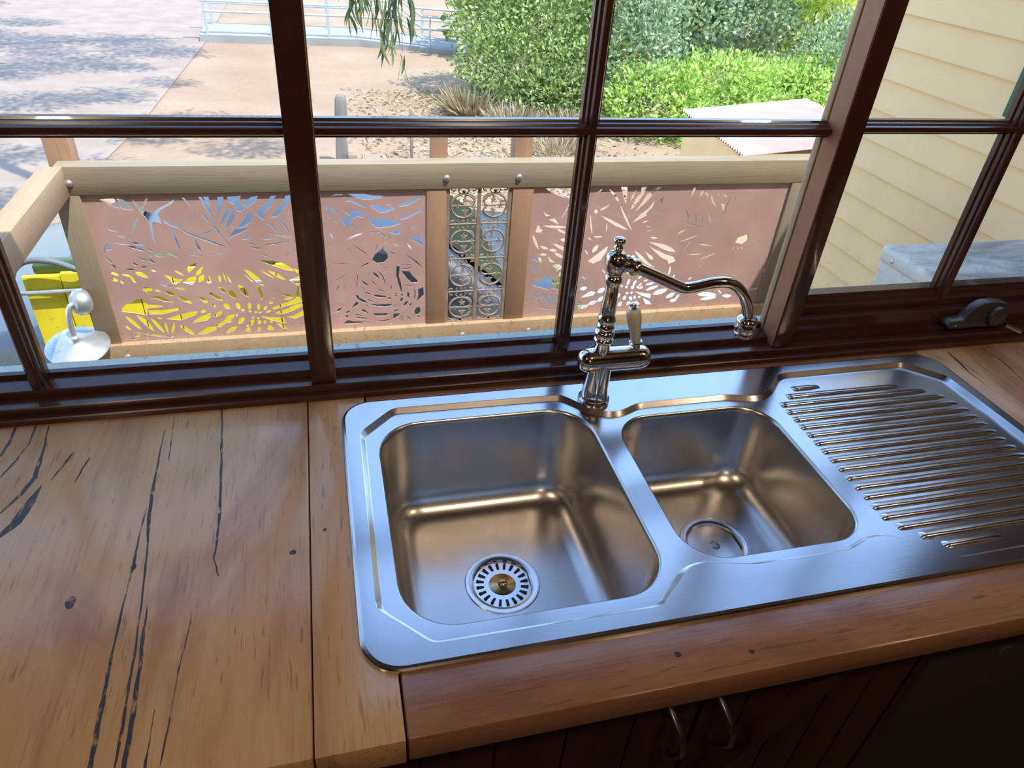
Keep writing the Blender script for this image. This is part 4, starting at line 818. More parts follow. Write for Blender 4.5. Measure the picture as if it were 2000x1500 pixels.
for P, z in rings: V += [(x, y, z) for x, y in P]
for i in range(len(rings)-1):
    for k in range(n): F.append((i*n+k, i*n+(k+1) % n, (i+1)*n+(k+1) % n, (i+1)*n+k))
mb.add(V, F)
mb.add(*planar([rim, step], lambda s: s == {0}, ZT))
n = len(step); mid_ = offset_poly(step, .0008); mid2 = offset_poly(step, .0066)
V = [(x,y,ZT) for x, y in step]+[(x,y,ZT-.0005) for x, y in mid_]+[(x,y,ZR+.0007) for x, y in mid2]+[(x,y,ZR) for x, y in step_in]
mb.add(V, [(j*n+i, j*n+(i+1) % n, (j+1)*n+(i+1) % n, (j+1)*n+i) for j in (0, 1, 2) for i in range(n)])
mb.add(*planar([step_in, bl, br], lambda s: s == {0}, ZR))
bm_deck = mb.build('deck', M['steel'], sink, smooth=28)
def bowl(B, depth, drain, dr):
    R = []
    def ring(ins, z): R.append([(x, y, z) for x, y in rrect(B['x0']+ins, B['x1']-ins, B['y0']+ins, B['y1']-ins, B['r']-ins*.6)])
    fil = .042
    for ins, z in ((0, ZR), (.0012, ZR-.0006), (.0030, ZR-.0030), (.0042, ZR-.0080), (.0075, -depth*.45), (.0105, -depth+fil)): ring(ins, z)
    for a in (15, 30, 45, 60, 75, 90): ring(.0105+fil*(1-math.cos(math.radians(a))), -depth+fil-fil*math.sin(math.radians(a)))
    last = R[-1]; n = len(last); c = drain
    for t_ in (.4, .75, 1.0):
        row = []
        for x, y, z in last:
            a = math.atan2(y-c[1], x-c[0]); tx, ty = c[0]+dr*math.cos(a), c[1]+dr*math.sin(a)
            row.append((x+(tx-x)*t_, y+(ty-y)*t_, -depth-.003*t_))
        R.append(row)
    V = [p for row in R for p in row]
    return MB().add(V, [(i*n+k, i*n+(k+1) % n, (i+1)*n+(k+1) % n, (i+1)*n+k) for i in range(len(R)-1) for k in range(n)]).build('bowl', M['steel_bowl'], sink, smooth=60)
DL, DR = (.2165, -.2405), (.5640, -.2480)
bowl(BL, .178, DL, .056); bowl(BR, .152, DR, .056)
def waste(c, z, plug):
    fl = MB().lathe([(.0575,-.004),(.0572,.0002),(.0560,.0014),(.0500,.0016),(.0450,-.0004),(.0435,-.004),(.0425,-.022),(.0,-.0225)], (c[0],c[1],z), n=40).build('waste_flange', M['steel'], sink, smooth=40)
    if plug:
        MB().lathe([(.0415,-.010),(.0410,-.0055),(.0385,-.0050),(.026,-.0078),(.0,-.0085)], (c[0],c[1],z), n=40).build('strainer_basket', M['nickel'], fl, smooth=40)
        sl = MB()
        for k in range(20):
            a = 2*math.pi*k/20; d = Vector((math.cos(a), math.sin(a), 0)); p = Vector((c[0],c[1],z))
            sl.bar(p+d*.0220+Vector((0,0,-.0072)), p+d*.0400+Vector((0,0,-.0038)), .0040, .0040)
        sl.build('strainer_slot', M['black'], fl)
        MB().lathe([(.0235,-.0075),(.0232,-.0050),(.0170,-.0026),(.0085,-.0022),(.0068,-.0015),(.0066,.0035),(.0050,.0048),(.0,.0050)], (c[0],c[1],z), n=32).build('plug_knob', M['brass'], fl, smooth=40)
    else:
        MB().lathe([(.0405,-.020),(.0395,-.0150),(.0300,-.0140),(.0180,-.0110),(.0100,-.0045),(.0070,-.0035),(.0,-.0032)], (c[0],c[1],z), n=36).build('strainer_basket', M['nickel'], fl, smooth=50)
waste(DL, -.1805, True); waste(DR, -.1545, False)
# drainer ribs: raised wedges, each a piece of its own
RIB_L = [.767,.744,.719]+[.7185]*13+[.729,.750,.771]; RIB_R = [.822,.971,1.012,1.036,1.046]+[1.053]*10+[1.046,1.036,1.012,.868]
for k in range(19):
    y = -.0645-k*.0203; xa, xb = RIB_L[k], RIB_R[k]; prof = [(-.0058,0),(-.0050,.0022),(-.0034,.0038),(-.0010,.0044),(.0030,.0032),(.0078,.0006),(.0085,0)]
    mb = MB(); S = [(xa,0.02),(xa+.003,.7),(xa+.010,1.),(xb-.022,1.),(xb-.006,.5),(xb,.02)]; m_ = len(prof)
    V = [(x, y+p*(.6+.4*s_), ZR+.00002+h*s_) for x, s_ in S for p, h in prof]
    mb.add(V, [(i*m_+j, i*m_+j+1, (i+1)*m_+j+1, (i+1)*m_+j) for i in range(len(S)-1) for j in range(m_-1)]).build('drainer_rib', M['steel'], sink, smooth=50)

# ------------------------------------------------------------------ tap
TX, TY = .4015, -.0525
tap = thing('kitchen_tap', (TX, TY, ZT), 'chrome period-style kitchen tap with swan spout and white handle behind the sink', 'tap')
MB().lathe([(.0255,0),(.0262,.0025),(.0255,.006),(.0228,.008),(.0222,.011),(.0212,.0125),(.0205,.030),(.0200,.062),(.0195,.078)], (TX,TY,ZT), n=36).build('base', M['chrome'], tap, smooth=40)
zb = .0850
MB().lathe([(.0,-.0005),(.008,.0003),(.0140,.0035),(.0178,.010),(.0192,.0175),(.0192,.0945),(.0180,.0950),(.0180,.0962),(.0192,.0966),(.0192,.103),(.0178,.1100),(.0140,.1155),(.008,.1185),(.0,.1192)], (.3655,TY,zb), (1,0,0), n=36).build('mixer_body', M['chrome'], tap, smooth=40)
cz = lambda z: z-ZT
MB().lathe([(.0122,cz(.096)),(.0122,cz(.117)),(.0128,cz(.119)),(.0152,cz(.1215)),(.0152,cz(.1235)),(.0130,cz(.1260)),(.0142,cz(.1290)),(.0158,cz(.1340)),(.0148,cz(.1385)),(.0118,cz(.1405)),(.0122,cz(.1425)),(.0140,cz(.1450)),(.0132,cz(.1490)),(.0112,cz(.1515)),(.0128,cz(.1545)),(.0146,cz(.1590)),(.0132,cz(.1640)),(.0112,cz(.1665)),(.0116,cz(.1720)),(.0114,cz(.1850)),(.0102,cz(.2050)),(.0098,cz(.2150)),(.0100,cz(.2180)),(.0128,cz(.2215)),(.0136,cz(.2260)),(.0124,cz(.2300)),(.0102,cz(.2320)),(.0118,cz(.2350)),(.0120,cz(.2385)),(.0100,cz(.2415))], (TX,TY,ZT), n=32).build('column', M['chrome'], tap, smooth=50)
hub = MB().lathe([(.0100,-.0170),(.0135,-.0130),(.0160,-.0060),(.0168,0),(.0160,.0070),(.0135,.0125),(.0085,.0160),(.0062,.0170),(.0058,.0205),(.0072,.0225),(.0058,.0245),(.0052,.0270),(.0080,.0300),(.0092,.0330),(.0080,.0360),(.0045,.0378),(.0,.0382)], (TX,TY,.2525), n=32).build('finial_ball', M['chrome'], tap, smooth=50)
# spout path in the plane of the column: smooth curve through measured points
def catmull(P, k=6):
    P = [Vector(p) for p in P]; Q = [P[0]*2-P[1]]+P+[P[-1]*2-P[-2]]; out = []
    for i in range(1, len(Q)-2):
        for j in range(k):
            t_ = j/k; a, b, c, d = Q[i-1:i+3]
            out.append(.5*((2*b)+(c-a)*t_+(2*a-5*b+4*c-d)*t_*t_+(3*b-a-3*c+d)*t_**3))
    return out+[P[-1]]
SP = [(.4150,TY,.2505),(.4400,TY,.2395),(.4800,TY,.2215),(.5080,TY,.2085),(.5220,TY,.2040),(.5420,TY,.2058),(.5700,TY,.2105),(.5980,TY,.2075),(.6220,TY,.1900),(.6390,TY,.1620),(.6450,TY,.1400),(.6455,TY,.1330)]
MB().tube(catmull(SP), .0086, 18).build('spout', M['chrome'], tap, smooth=60)
d = Vector((.025,0,-.011)).normalized()
MB().lathe([(.0085,-.004),(.0125,0),(.0128,.004),(.0105,.006),(.0105,.012),(.0122,.0135),(.0132,.0165),(.0122,.0195),(.0095,.021)], Vector((.4165,TY,.2498)), tuple(d), n=28).build('spout_collar', M['chrome'], tap, smooth=40)
MB().lathe([(.0088,.006),(.0145,.004),(.0172,.0005),(.0176,-.002),(.0160,-.0045),(.0168,-.0085),(.0178,-.0140),(.0165,-.0195),(.0150,-.0215),(.0158,-.0235),(.0155,-.0285),(.0140,-.0290),(.0130,-.0265),(.0,-.0262)], (.6455,TY,.1400), n=32).build('nozzle', M['chrome'], tap, smooth=40)
ha = Vector((-.019,0,.078)).normalized(); hb = Vector((.4600,TY,.100))
MB().lathe([(.0065,0),(.0060,.008),(.0085,.0095),(.0105,.0120),(.0105,.0140),(.0080,.0160)], hb, tuple(ha), n=24).build('lever_stem', M['chrome'], tap, smooth=40)
MB().lathe([(.0070,.0150),(.0078,.0165),(.0080,.024),(.0092,.038),(.0112,.054),(.0118,.064),(.0108,.072),(.0078,.0755),(.0,.0762)], hb, tuple(ha), n=28).build('handle', M['ceramic'], tap, smooth=50)
MB().lathe([(.0060,.0755),(.0064,.0775),(.0045,.0790),(.0052,.0815),(.0048,.0845),(.0,.0860)], hb, tuple(ha), n=20).build('handle_finial', M['chrome'], tap, smooth=50)

# ------------------------------------------------------------------ window winder
wd = thing('window_winder', (1.245, .052, .031), 'dark bronze winder casing on the sill of the right-hand window', 'window winder')
mb = MB()
prof = [(1.168,.0315),(1.160,.040),(1.166,.0490),(1.196,.0500),(1.204,.0580),(1.214,.0720),(1.232,.0830),(1.262,.0850),(1.290,.0800),(1.302,.0640),(1.304,.0315)]
n = len(prof)
for y0, y1, sh in ((.0330,.0595,0),):
    V = [(x, .0330+(.0045 if z > .05 else 0), z) for x, z in prof]+[(x, .0590, z) for x, z in prof]
    mb.add(V, [tuple(range(n)), tuple(range(2*n-1,n-1,-1))]+[(i,(i+1) % n,n+(i+1) % n,n+i) for i in range(n)])
mb.build('casing', M['winder'], wd, bevel=.003)
MB().lathe([(.0205,0),(.0215,.004),(.0200,.010),(.014,.0135),(.0,.014)], (1.268,.036,.056), (0,-1,0), n=28).build('crank_hub', M['winder'], wd, smooth=40)
MB().tube([(1.290,.024,.040),(1.306,.020,.034),(1.326,.014,.028)], [.0045,.0040,.0050], 10).build('crank_arm', M['chrome'], wd, smooth=40)
MB().lathe([(.0030,0),(.0036,.0010),(.0,.0022)], (1.180,.0330,.041), (0,-1,0), n=12).build('screw', M['chrome'], wd)

# ------------------------------------------------------------------ cabinet under the bench
cab = thing('sink_cabinet', (.33, -.50, ZF), 'dark red timber cabinet with braced board doors under the sink', 'cabinet')
MB().box(-1.2, .690, -.515, -.03, ZF, ZF+.03).box(-1.2, .690, -.05, -.03, ZF, T-.031).box(-1.2, .690, -.515, -.500, -.80, -.215).box(-1.2, .690, -.515, -.500, -.05, T-.0005).build('carcass', M['black'], cab)
def door(x0, x1, hx, flip):
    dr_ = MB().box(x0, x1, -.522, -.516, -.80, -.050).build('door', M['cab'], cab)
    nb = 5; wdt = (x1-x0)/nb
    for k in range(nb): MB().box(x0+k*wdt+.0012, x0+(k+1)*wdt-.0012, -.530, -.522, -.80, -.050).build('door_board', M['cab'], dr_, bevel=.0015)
    a, b = ((x0+.03,-.72),(x1-.02,-.06)) if flip else ((x1-.03,-.72),(x0+.02,-.06))
    MB().tube([(hx-.010,-.531,-.078),(hx-.006,-.552,-.090),(hx+.002,-.560,-.112),(hx+.006,-.558,-.140),(hx+.006,-.546,-.166),(hx+.002,-.531,-.176)], [.0050,.0052,.0046,.0040,.0034,.0040], 10).build('handle', M['nickel'], dr_, smooth=50)
    return dr_
door(-.03, .383, .350, False); d2 = door(.387, .690, .414, True)
MB().bar((.40,-.534,-.285),(.552,-.534,-.062), .008, .030, (0,-1,0)).build('brace', M['cab'], d2)
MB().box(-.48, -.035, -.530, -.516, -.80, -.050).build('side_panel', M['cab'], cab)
MB().box(.691, .709, -.531, -.03, ZF, T-.001).build('stile', M['cab'], cab)
dw = thing('dishwasher', (1.0, -.30, ZF), 'dark grey appliance front at the right end under the bench', 'dishwasher')
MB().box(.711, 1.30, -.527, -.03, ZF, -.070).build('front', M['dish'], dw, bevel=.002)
MB().lathe([(.011,0),(.011,.0012),(.009,.0018),(.0,.0018)], (.845,-.527,-.118), (0,-1,0), n=24).build('badge', M['winder'], dw)
# ------------------------------------------------------------------ ground outside
GZ = -2.20
def sheet(name, poly, z, mat, label, thick=.02):
    n = len(poly); mb = MB(); mb.add([(x,y,z-thick) for x, y in poly]+[(x,y,z) for x, y in poly], [tuple(range(n-1,-1,-1)), tuple(range(n,2*n))]+[(i,(i+1) % n,n+(i+1) % n,n+i) for i in range(n)])
    return tag(mb.build(name, mat), label, None, None, 'structure')
sheet('ground', [(-60,.3),(60,.3),(60,90),(-60,90)], GZ, M['dirt'], 'orange dirt ground outside', .1)
sheet('path', [(-30,.6),(-3.0,.6),(-2.6,6.0),(-2.25,9.5),(-2.1,13),(-2.0,15.3),(-1.9,40),(-30,40)], GZ+.018, M['path'], 'pinkish paved path at the left, crossed by tree shadows')
sheet('concrete_pad', [(1.95,2.6),(3.7,2.6),(3.9,4.7),(1.95,4.5)], GZ+.02, M['concrete'], 'pale concrete pad behind the leaf-cut screen')
sheet('yard_slab', [(-.6,4.2),(1.0,4.1),(1.15,6.6),(-.6,6.2)], GZ+.012, M['path'], 'grey paving behind the iron lace panel')

# ------------------------------------------------------------------ balustrade
PY = 1.471
def cut_panel(name, x0, x1, z0, z1, cuts, parent, mat, th=.003):
    loops = [[(x0,z0),(x1,z0),(x1,z1),(x0,z1)]]
    for c in cuts:
        p = [(c[i]/1000, c[i+1]/1000) for i in range(0, len(c), 2)]
        p = [(min(max(x, x0+.002), x1-.002), min(max(z, z0+.002), z1-.002)) for x, z in p]
        q = [p[0]]
        for a in p[1:]:
            if math.dist(a, q[-1]) > .0004: q.append(a)
        ar = sum(q[i-1][0]*q[i][1]-q[i][0]*q[i-1][1] for i in range(len(q)))
        if len(q) > 2: loops.append(q if ar > 0 else q[::-1])
    V = []; F = []
    for lp in loops: F.append(list(range(len(V), len(V)+len(lp)))); V += [Vector(p) for p in lp]
    vo, eo, fo, ov, oe, of = delaunay_2d_cdt(V, [], F, 1, 1e-7)
    pts = np.array([[sum(vo[i].x for i in f)/len(f), sum(vo[i].y for i in f)/len(f)] for f in fo]); hole = np.zeros(len(fo), bool)
    for lp in loops[1:]:      # even-odd test of every triangle against every cut
        a = np.array(lp); b = np.roll(a, -1, 0); ins = np.zeros(len(fo), bool)
        for (ax, az), (bx, bz) in zip(a, b):
            if az != bz: ins ^= ((az > pts[:,1]) != (bz > pts[:,1])) & (pts[:,0] < (bx-ax)*(pts[:,1]-az)/(bz-az)+ax)
        hole |= ins
    keep = [tuple(f) for f, h in zip(fo, hole) if not h]
    n = len(vo); P = [(p.x, PY, p.y) for p in vo]+[(p.x, PY+th, p.y) for p in vo]
    G = keep+[tuple(n+i for i in f[::-1]) for f in keep]; cnt = {}
    for f in keep:
        for i in range(len(f)): e_ = (f[i], f[(i+1) % len(f)]); cnt[e_] = 1
    G += [(b_, a_, n+a_, n+b_) for (a_, b_) in cnt if (b_, a_) not in cnt]
    return MB().add(P, G).build(name, mat, parent)
bal = thing('balustrade', (.5, 1.50, -.80), 'weathered timber balustrade with leaf-cut rusted panels outside the window', 'balustrade')
RT = -.1005
top = MB().box(-.785, 1.865, 1.462, 1.522, RT-.090, RT).build('top_rail', M['rail'], bal, bevel=.002)
for x in (-.752, .416, .674): MB().lathe([(.0115,0),(.0110,.004),(.0075,.0075),(.0,.009)], (x,1.462,RT-.051), (0,-1,0), n=16).build('bolt', M['bolt'], top, smooth=40)
bot = MB().box(-.90, 1.95, 1.446, 1.500, -.835, -.7285).build('bottom_rail', M['rail_y'], bal, bevel=.002)
for x in (-.72, .485, .755): MB().lathe([(.0105,0),(.0100,.004),(.0070,.0070),(.0,.008)], (x,1.446,-.775), (0,-1,0), n=16).build('bolt', M['bolt'], bot, smooth=40)
MB().box(-.806, -.733, 1.462, 1.530, -.728, RT-.0905).build('post', M['post'], bal, bevel=.002)
MB().box(.3475, .4165, 1.4650, 1.478, -.7285, RT-.0905).build('post_cover', M['post_red'], bal, bevel=.0015)
MB().box(.6560, .7330, 1.4650, 1.478, -.7285, RT-.0905).build('post_cover', M['post_red'], bal, bevel=.0015)
MB().box(1.788, 1.860, 1.462, 1.530, -.7285, RT-.0905).build('post', M['post'], bal, bevel=.002)
for x0, x1 in ((-.812,-.741),(.374,.428),(.669,.732)): MB().box(x0, x1, 1.5225, 1.590, -1.05, -.012).build('outer_post', M['post_red'], bal, bevel=.002)
cut_panel('leaf_cut_panel', -.735, .3465, -.7282, RT-.05, LEAF_CUTS_A, bal, M['rust'])
cut_panel('leaf_cut_panel', .7335, 1.787, -.7282, RT-.05, LEAF_CUTS_B, bal, M['rust'])
ret = MB().box(-.820, -.758, .20, 1.4615, RT-.090, RT+.001).build('return_rail', M['rail_y'], bal, bevel=.002)
MB().box(-.82, 1.9, 1.525, 1.60, -1.20, -1.05).build('deck_edge', M['rail'], bal)
dk = struct('deck', (.5, .8, -1.06), 'narrow timber verandah deck between the window and the balustrade')
for k in range(13): MB().box(-.80, 1.88, .17+k*.104, .17+k*.104+.100, -1.075, -1.05).build('deck_board', M['rail'], dk)
# cast iron lace between the two middle posts
lace = MB().box(.4170, .4290, 1.469, 1.476, -.728, RT-.09).build('lace_frame', M['iron'], bal)
for a, b in ((.5290,.5420),(.6440,.6555)): MB().box(a, b, 1.469, 1.476, -.728, RT-.09).build('lace_frame', M['iron'], bal)
MB().box(.427, .646, 1.470, 1.475, -.728, -.722).build('lace_frame', M['iron'], bal)
def motif():
    mb = MB(); yy = 1.4725; c = lambda x, z: (x, yy, z)
    ring = lambda r, x0, z0, a0, a1, rr, n=22: mb.tube([c(x0+r*math.cos(math.radians(a0+(a1-a0)*k/n)), z0+r*math.sin(math.radians(a0+(a1-a0)*k/n))) for k in range(n+1)], rr, 6)
    ring(.044, 0, 0, 25, 335, .0042)
    ring(.0205, .021, .021, -100, 160, .0032, 14); ring(.0205, .021, -.021, -160, 100, .0032, 14)
    mb.tube([c(-.048,0),c(.020,0),c(.046,.002)], .0028, 6)
    for x, z, s_ in ((.006,.020,.013),(.006,-.020,.013),(-.022,.0,.012)):
        P = []
        for k in range(10): a = math.radians(90+36*k); r_ = s_ if k % 2 == 0 else s_*.42; P.append((x+r_*math.cos(a), z+r_*math.sin(a)))
        n = 10; mb.add([(p[0], yy-.003, p[1]) for p in P]+[(p[0], yy+.003, p[1]) for p in P], [tuple(range(n)), tuple(range(2*n-1,n-1,-1))]+[(i,(i+1) % n,n+(i+1) % n,n+i) for i in range(n)])
    mb.tube([c(-.050,-.068),c(.050,-.067)], .0036, 6)
    for s_ in (-1, 1):
        mb.tube([c(s_*.048,-.066),c(s_*.044,-.056),c(s_*.034,-.054),c(s_*.036,-.060)], .0026, 6)
        mb.tube([c(s_*.046,.066),c(s_*.042,.056),c(s_*.032,.056)], .0024, 6)
        mb.tube([c(s_*.012,.046),c(s_*.020,.056),c(s_*.014,.064)], .0024, 6); mb.tube([c(s_*.010,-.046),c(s_*.018,-.056),c(s_*.012,-.066)], .0024, 6)
    mb.lathe([(.006,-.003),(.006,.003)], (0,yy,.052), (0,1,0), 8); mb.lathe([(.006,-.003),(.006,.003)], (0,yy,-.053), (0,1,0), 8)
    me = bpy.data.meshes.new('iron_scroll'); me.from_pydata(mb.v, [], mb.f); me.materials.append(M['iron']); return me
me = motif(); me2 = me.copy()
for j, xc in enumerate((.479, .593)):
    for k in range(5):
        o = bpy.data.objects.new('iron_scroll', me); COL.objects.link(o); o.parent = bal
        o.location = Vector((xc, 0, -.256-k*.1365+ (.0 if j else -.001)))-bal.location
        o.scale.x = 1 if j == 0 else -1
        if k == 4: o.location.z += .0; o.scale.z = .62; o.location.z += .052
        if k == 0: pass

# gooseneck lamp on the corner post
lp = thing('gooseneck_lamp', (-.84, 1.40, -.52), 'galvanised gooseneck lamp with a flat round shade beside the corner post', 'lamp')
MB().lathe([(.0,-.002),(.040,-.001),(.044,.006),(.042,.030),(.030,.044),(.0,.048)], (-.800,1.455,-.552), (-.75,-.65,.15), n=20).build('wall_mount', M['galv'], lp, smooth=40)
MB().tube(catmull([(-.820,1.440,-.548),(-.838,1.425,-.548),(-.848,1.415,-.565),(-.853,1.408,-.600),(-.853,1.402,-.640),(-.850,1.400,-.660)]), .0095, 10).build('arm', M['galv'], lp, smooth=50)
tl = Vector((.05,-.22,1)).normalized()
MB().lathe([(.012,.022),(.014,.010),(.022,.004),(.060,-.004),(.096,-.016),(.0985,-.019),(.096,-.019),(.058,-.008),(.0,-.004)], (-.848,1.395,-.672), tuple(tl), n=40).build('shade', M['galv'], lp, smooth=50)
MB().lathe([(.006,0),(.010,.012),(.010,.030),(.0,.040)], (-.850,1.398,-.676), tuple(-tl), n=14).build('bulb', M['ceramic'], lp, smooth=50)

# ------------------------------------------------------------------ weatherboard wing and air conditioner at the right
wing = thing('weatherboard_wing', (3.3, 1.0, GZ), 'cream weatherboard house wing standing at the right beyond the window', 'house')
WX = 2.30
MB().box(WX+.03, 5.0, -1.2, 1.93, GZ, 1.20).build('wall_core', M['cream'], wing)
zz = -2.15; k = 0
board = None
while zz < 1.18:
    if board is None:
        mb = MB(); mb.extrude([(.0,.0),(.0,.004),(.016,.128),(.030,.128),(.030,.0)], (WX,-1.19,0), (WX,1.90,0), (1,0,0), (0,0,1)); board = mb.build('weatherboard', M['cream'], wing); z_first = zz
        board.location.z += zz
    else:
        copy_part(board, wing, (board.location.x, board.location.y, board.location.z+(zz-z_first)))
    zz += .1205; k += 1
MB().box(WX-.012, WX+.06, 1.90, 1.955, GZ, 1.20).build('corner_board', M['cream_edge'], wing)
MB().box(WX-.028, WX+.02, .45, 1.118, .158, .250).box(WX-.028, WX+.02, 1.035, 1.118, .25, 1.15).build('window_trim', M['green_trim'], wing)
MB().box(WX+.002, WX+.02, .45, 1.04, .25, 1.15).build('window_pane', M['car_glass'], wing)
ac = thing('air_conditioner', (1.90, .47, -.68), 'weathered off-white outdoor air conditioner unit in front of the cream boards', 'air conditioner')
cs = MB().box(1.546, 2.285, .300, .652, -.69, -.105).build('casing', M['ac'], ac, bevel=.012, seg=3)
MB().box(1.540, 2.290, .294, .658, -.128, -.080).build('lid', M['ac'], ac, bevel=.014, seg=3)
for y in (.35, .60): MB().lathe([(.006,0),(.006,.002),(.0,.004)], (1.540,y,-.108), (-1,0,0), n=12).build('screw', M['galv'], ac)
for x in (1.62, 2.12): MB().box(x, x+.08, .32, .63, -.75, -.69).build('foot', M['hose'], ac)
MB().lathe([(.22,0),(.225,.012),(.205,.014),(.0,.010)], (1.80,.652,-.42), (0,1,0), n=32).build('fan_grille', M['hose'], ac, smooth=40)
MB().box(1.55, 2.30, .20, .70, -.80, -.75).box(1.60,1.66,.2,.26,GZ,-.8).box(2.2,2.26,.2,.26,GZ,-.8).box(1.60,1.66,.64,.70,GZ,-.8).box(2.2,2.26,.64,.70,GZ,-.8).build('stand', M['galv'], ac)

# ------------------------------------------------------------------ yard things behind the balustrade
by = thing('yellow_board_bin', (-.65, 2.2, GZ), 'bright yellow bin of upright boards behind the left leaf-cut panel', 'bin')
MB().box(-1.17, -.11, 2.02, 2.13, GZ, -.74).build('core', M['yellow'], by)
nb = 8
for k in range(nb):
    a = -1.19+k*1.10/nb; MB().box(a+.002, a+1.10/nb-.002, 1.995, 2.018, GZ+.02, -.715+.012*math.sin(k*2.1)).build('board', M['yellow'], by, bevel=.002)
MB().box(-1.17, -.11, 2.07, 2.15, -.738, -.700).build('lid', M['bin_green'], by, bevel=.008)
MB().tube([(-1.20,1.975,-.775),(-.60,1.975,-.765),(-.10,1.975,-.775)], .0085, 8).build('rail', M['galv'], by, smooth=40)
tag(MB().tube(catmull([(-1.235,1.95,-1.9),(-1.232,1.95,-1.02),(-1.222,1.95,-.84),(-1.205,1.95,-.70),(-1.165,1.95,-.64),(-1.115,1.95,-.622),(-1.04,1.95,-.632),(-.97,1.96,-.672),(-.90,2.0,-.70)]), .013, 10).build('hose', M['hose'], None, smooth=50), 'grey hose arching over the corner of the yellow bin', 'hose')

car = thing('parked_car', (-.6, 3.3, GZ), 'slate blue parked car half hidden behind the leaf-cut panels', 'car')
def car_body():
    # side outline (x, z) lofted across y with tumblehome
    S = [(-2.45,.32),(-2.47,.62),(-2.40,.80),(-1.45,.93),(-.95,1.26),(-.60,1.34),(.20,1.33),(.62,1.22),(1.02,.92),(1.35,.88),(1.42,.70),(1.40,.32)]
    V = []; m_ = len(S); cols = [(2.55,.0),(2.50,.05),(2.62,.0),(3.30,0),(3.98,.0),(4.10,.05),(4.05,0)]
    ys = lambda z, s_: 3.30+s_*(.80-(.20*max(0, (z-.90)/.44)))
    for s_ in (-1,-.92,0,.92,1):
        for x, z in S: V.append((x+ (0 if abs(s_) < .95 else (.03 if x < 0 else -.03)), ys(z, s_), GZ+z-(0 if abs(s_) < .95 else .035)))
    F = [(j*m_+i, j*m_+i+1, (j+1)*m_+i+1, (j+1)*m_+i) for j in range(4) for i in range(m_-1)]
    F += [tuple(range(m_)), tuple(range(5*m_-1, 4*m_-1, -1))]; F += [(j*m_, (j+1)*m_, (j+2)*m_-1, (j+1)*m_-1) for j in range(4)]
    return MB().add(V, F)
car_body().build('body', M['car'], car, bevel=.03, seg=3)
mb = MB()
for s_ in (-1, 1):
    y0 = 3.30+s_*.803; y1 = 3.30+s_*.640
    for P in ([(-1.32,.95),(-.92,1.22),(-.42,1.25),(-.42,.95)], [(-.36,.95),(-.36,1.25),(.18,1.25),(.55,1.16),(.80,.95)]):
        mb.add([(x, 3.30+s_*(.806-.20*max(0,(z-.90)/.44)-.004), GZ+z) for x, z in P], [tuple(range(len(P)))])
mb.add([(-1.46,2.62,GZ+.955),(-1.46,3.98,GZ+.955),(-.97,3.86,GZ+1.275),(-.97,2.74,GZ+1.275)], [(0,1,2,3)]); mb.add([(1.03,2.64,GZ+.945),(1.03,3.96,GZ+.945),(.64,3.84,GZ+1.24),(.64,2.76,GZ+1.24)], [(0,3,2,1)])
mb.build('windows', M['car_glass'], car)
for x in (-1.75, .85):
    for y in (2.52, 4.08):
        wl = MB().lathe([(.18,-.10),(.29,-.10),(.31,-.07),(.31,.07),(.29,.10),(.18,.10)], (x,y,GZ+.31), (0,1,0), n=28).build('wheel', M['tyre'], car, smooth=40)
        MB().lathe([(.18,-.085),(.06,-.100),(.0,-.100)], (x,y,GZ+.31), (0,1,0), n=20).build('hubcap', M['galv'], wl, smooth=40)

def leaf_mesh(name, P, Nn, size, asp=.5, rnd=None, fold=.25):
    """one folded quad pair per leaf; P positions, Nn directions"""
    n = len(P); A = Nn/np.linalg.norm(Nn, axis=1)[:,None]; B = np.cross(A, RNG.normal(size=(n,3))); B /= np.linalg.norm(B, axis=1)[:,None]; Cn = np.cross(A, B)
    L = (size*RNG.uniform(.7,1.3,n))[:,None]; W = L*asp*.5
    V = np.stack([P, P+A*L*.5+B*W+Cn*W*fold, P+A*L, P+A*L*.5-B*W+Cn*W*fold], 1).reshape(-1,3)
    me = bpy.data.meshes.new(name); me.vertices.add(4*n); me.vertices.foreach_set('co', V.ravel().astype(np.float32))
    me.loops.add(4*n); me.loops.foreach_set('vertex_index', np.arange(4*n, dtype=np.int32))
    me.polygons.add(n); me.polygons.foreach_set('loop_start', np.arange(0,4*n,4, dtype=np.int32)); me.polygons.foreach_set('loop_total', np.full(n,4,np.int32))
    me.update(calc_edges=True)
    at = me.attributes.new('rnd','FLOAT','FACE'); at.data.foreach_set('value', (RNG.random(n) if rnd is None else rnd).astype(np.float32)); return me
def cloud(balls, n, shell=.55):
    """points in the outer shell of a set of ellipsoids, clumped"""
    w = np.array([b[3]*b[4]+b[4]*b[5]+b[3]*b[5] for b in balls]); k = RNG.choice(len(balls), n, p=w/w.sum()); B = np.array(balls)[k]
    d = RNG.normal(size=(n,3)); d /= np.linalg.norm(d, axis=1)[:,None]; r = shell+(1-shell)*RNG.random(n)**.6
    lump = 1+.13*np.sin(d[:,0]*7+k)*np.sin(d[:,1]*8+2*k)+.10*np.sin(d[:,2]*9+k)
    return B[:,:3]+d*B[:,3:]*(r*lump)[:,None], d
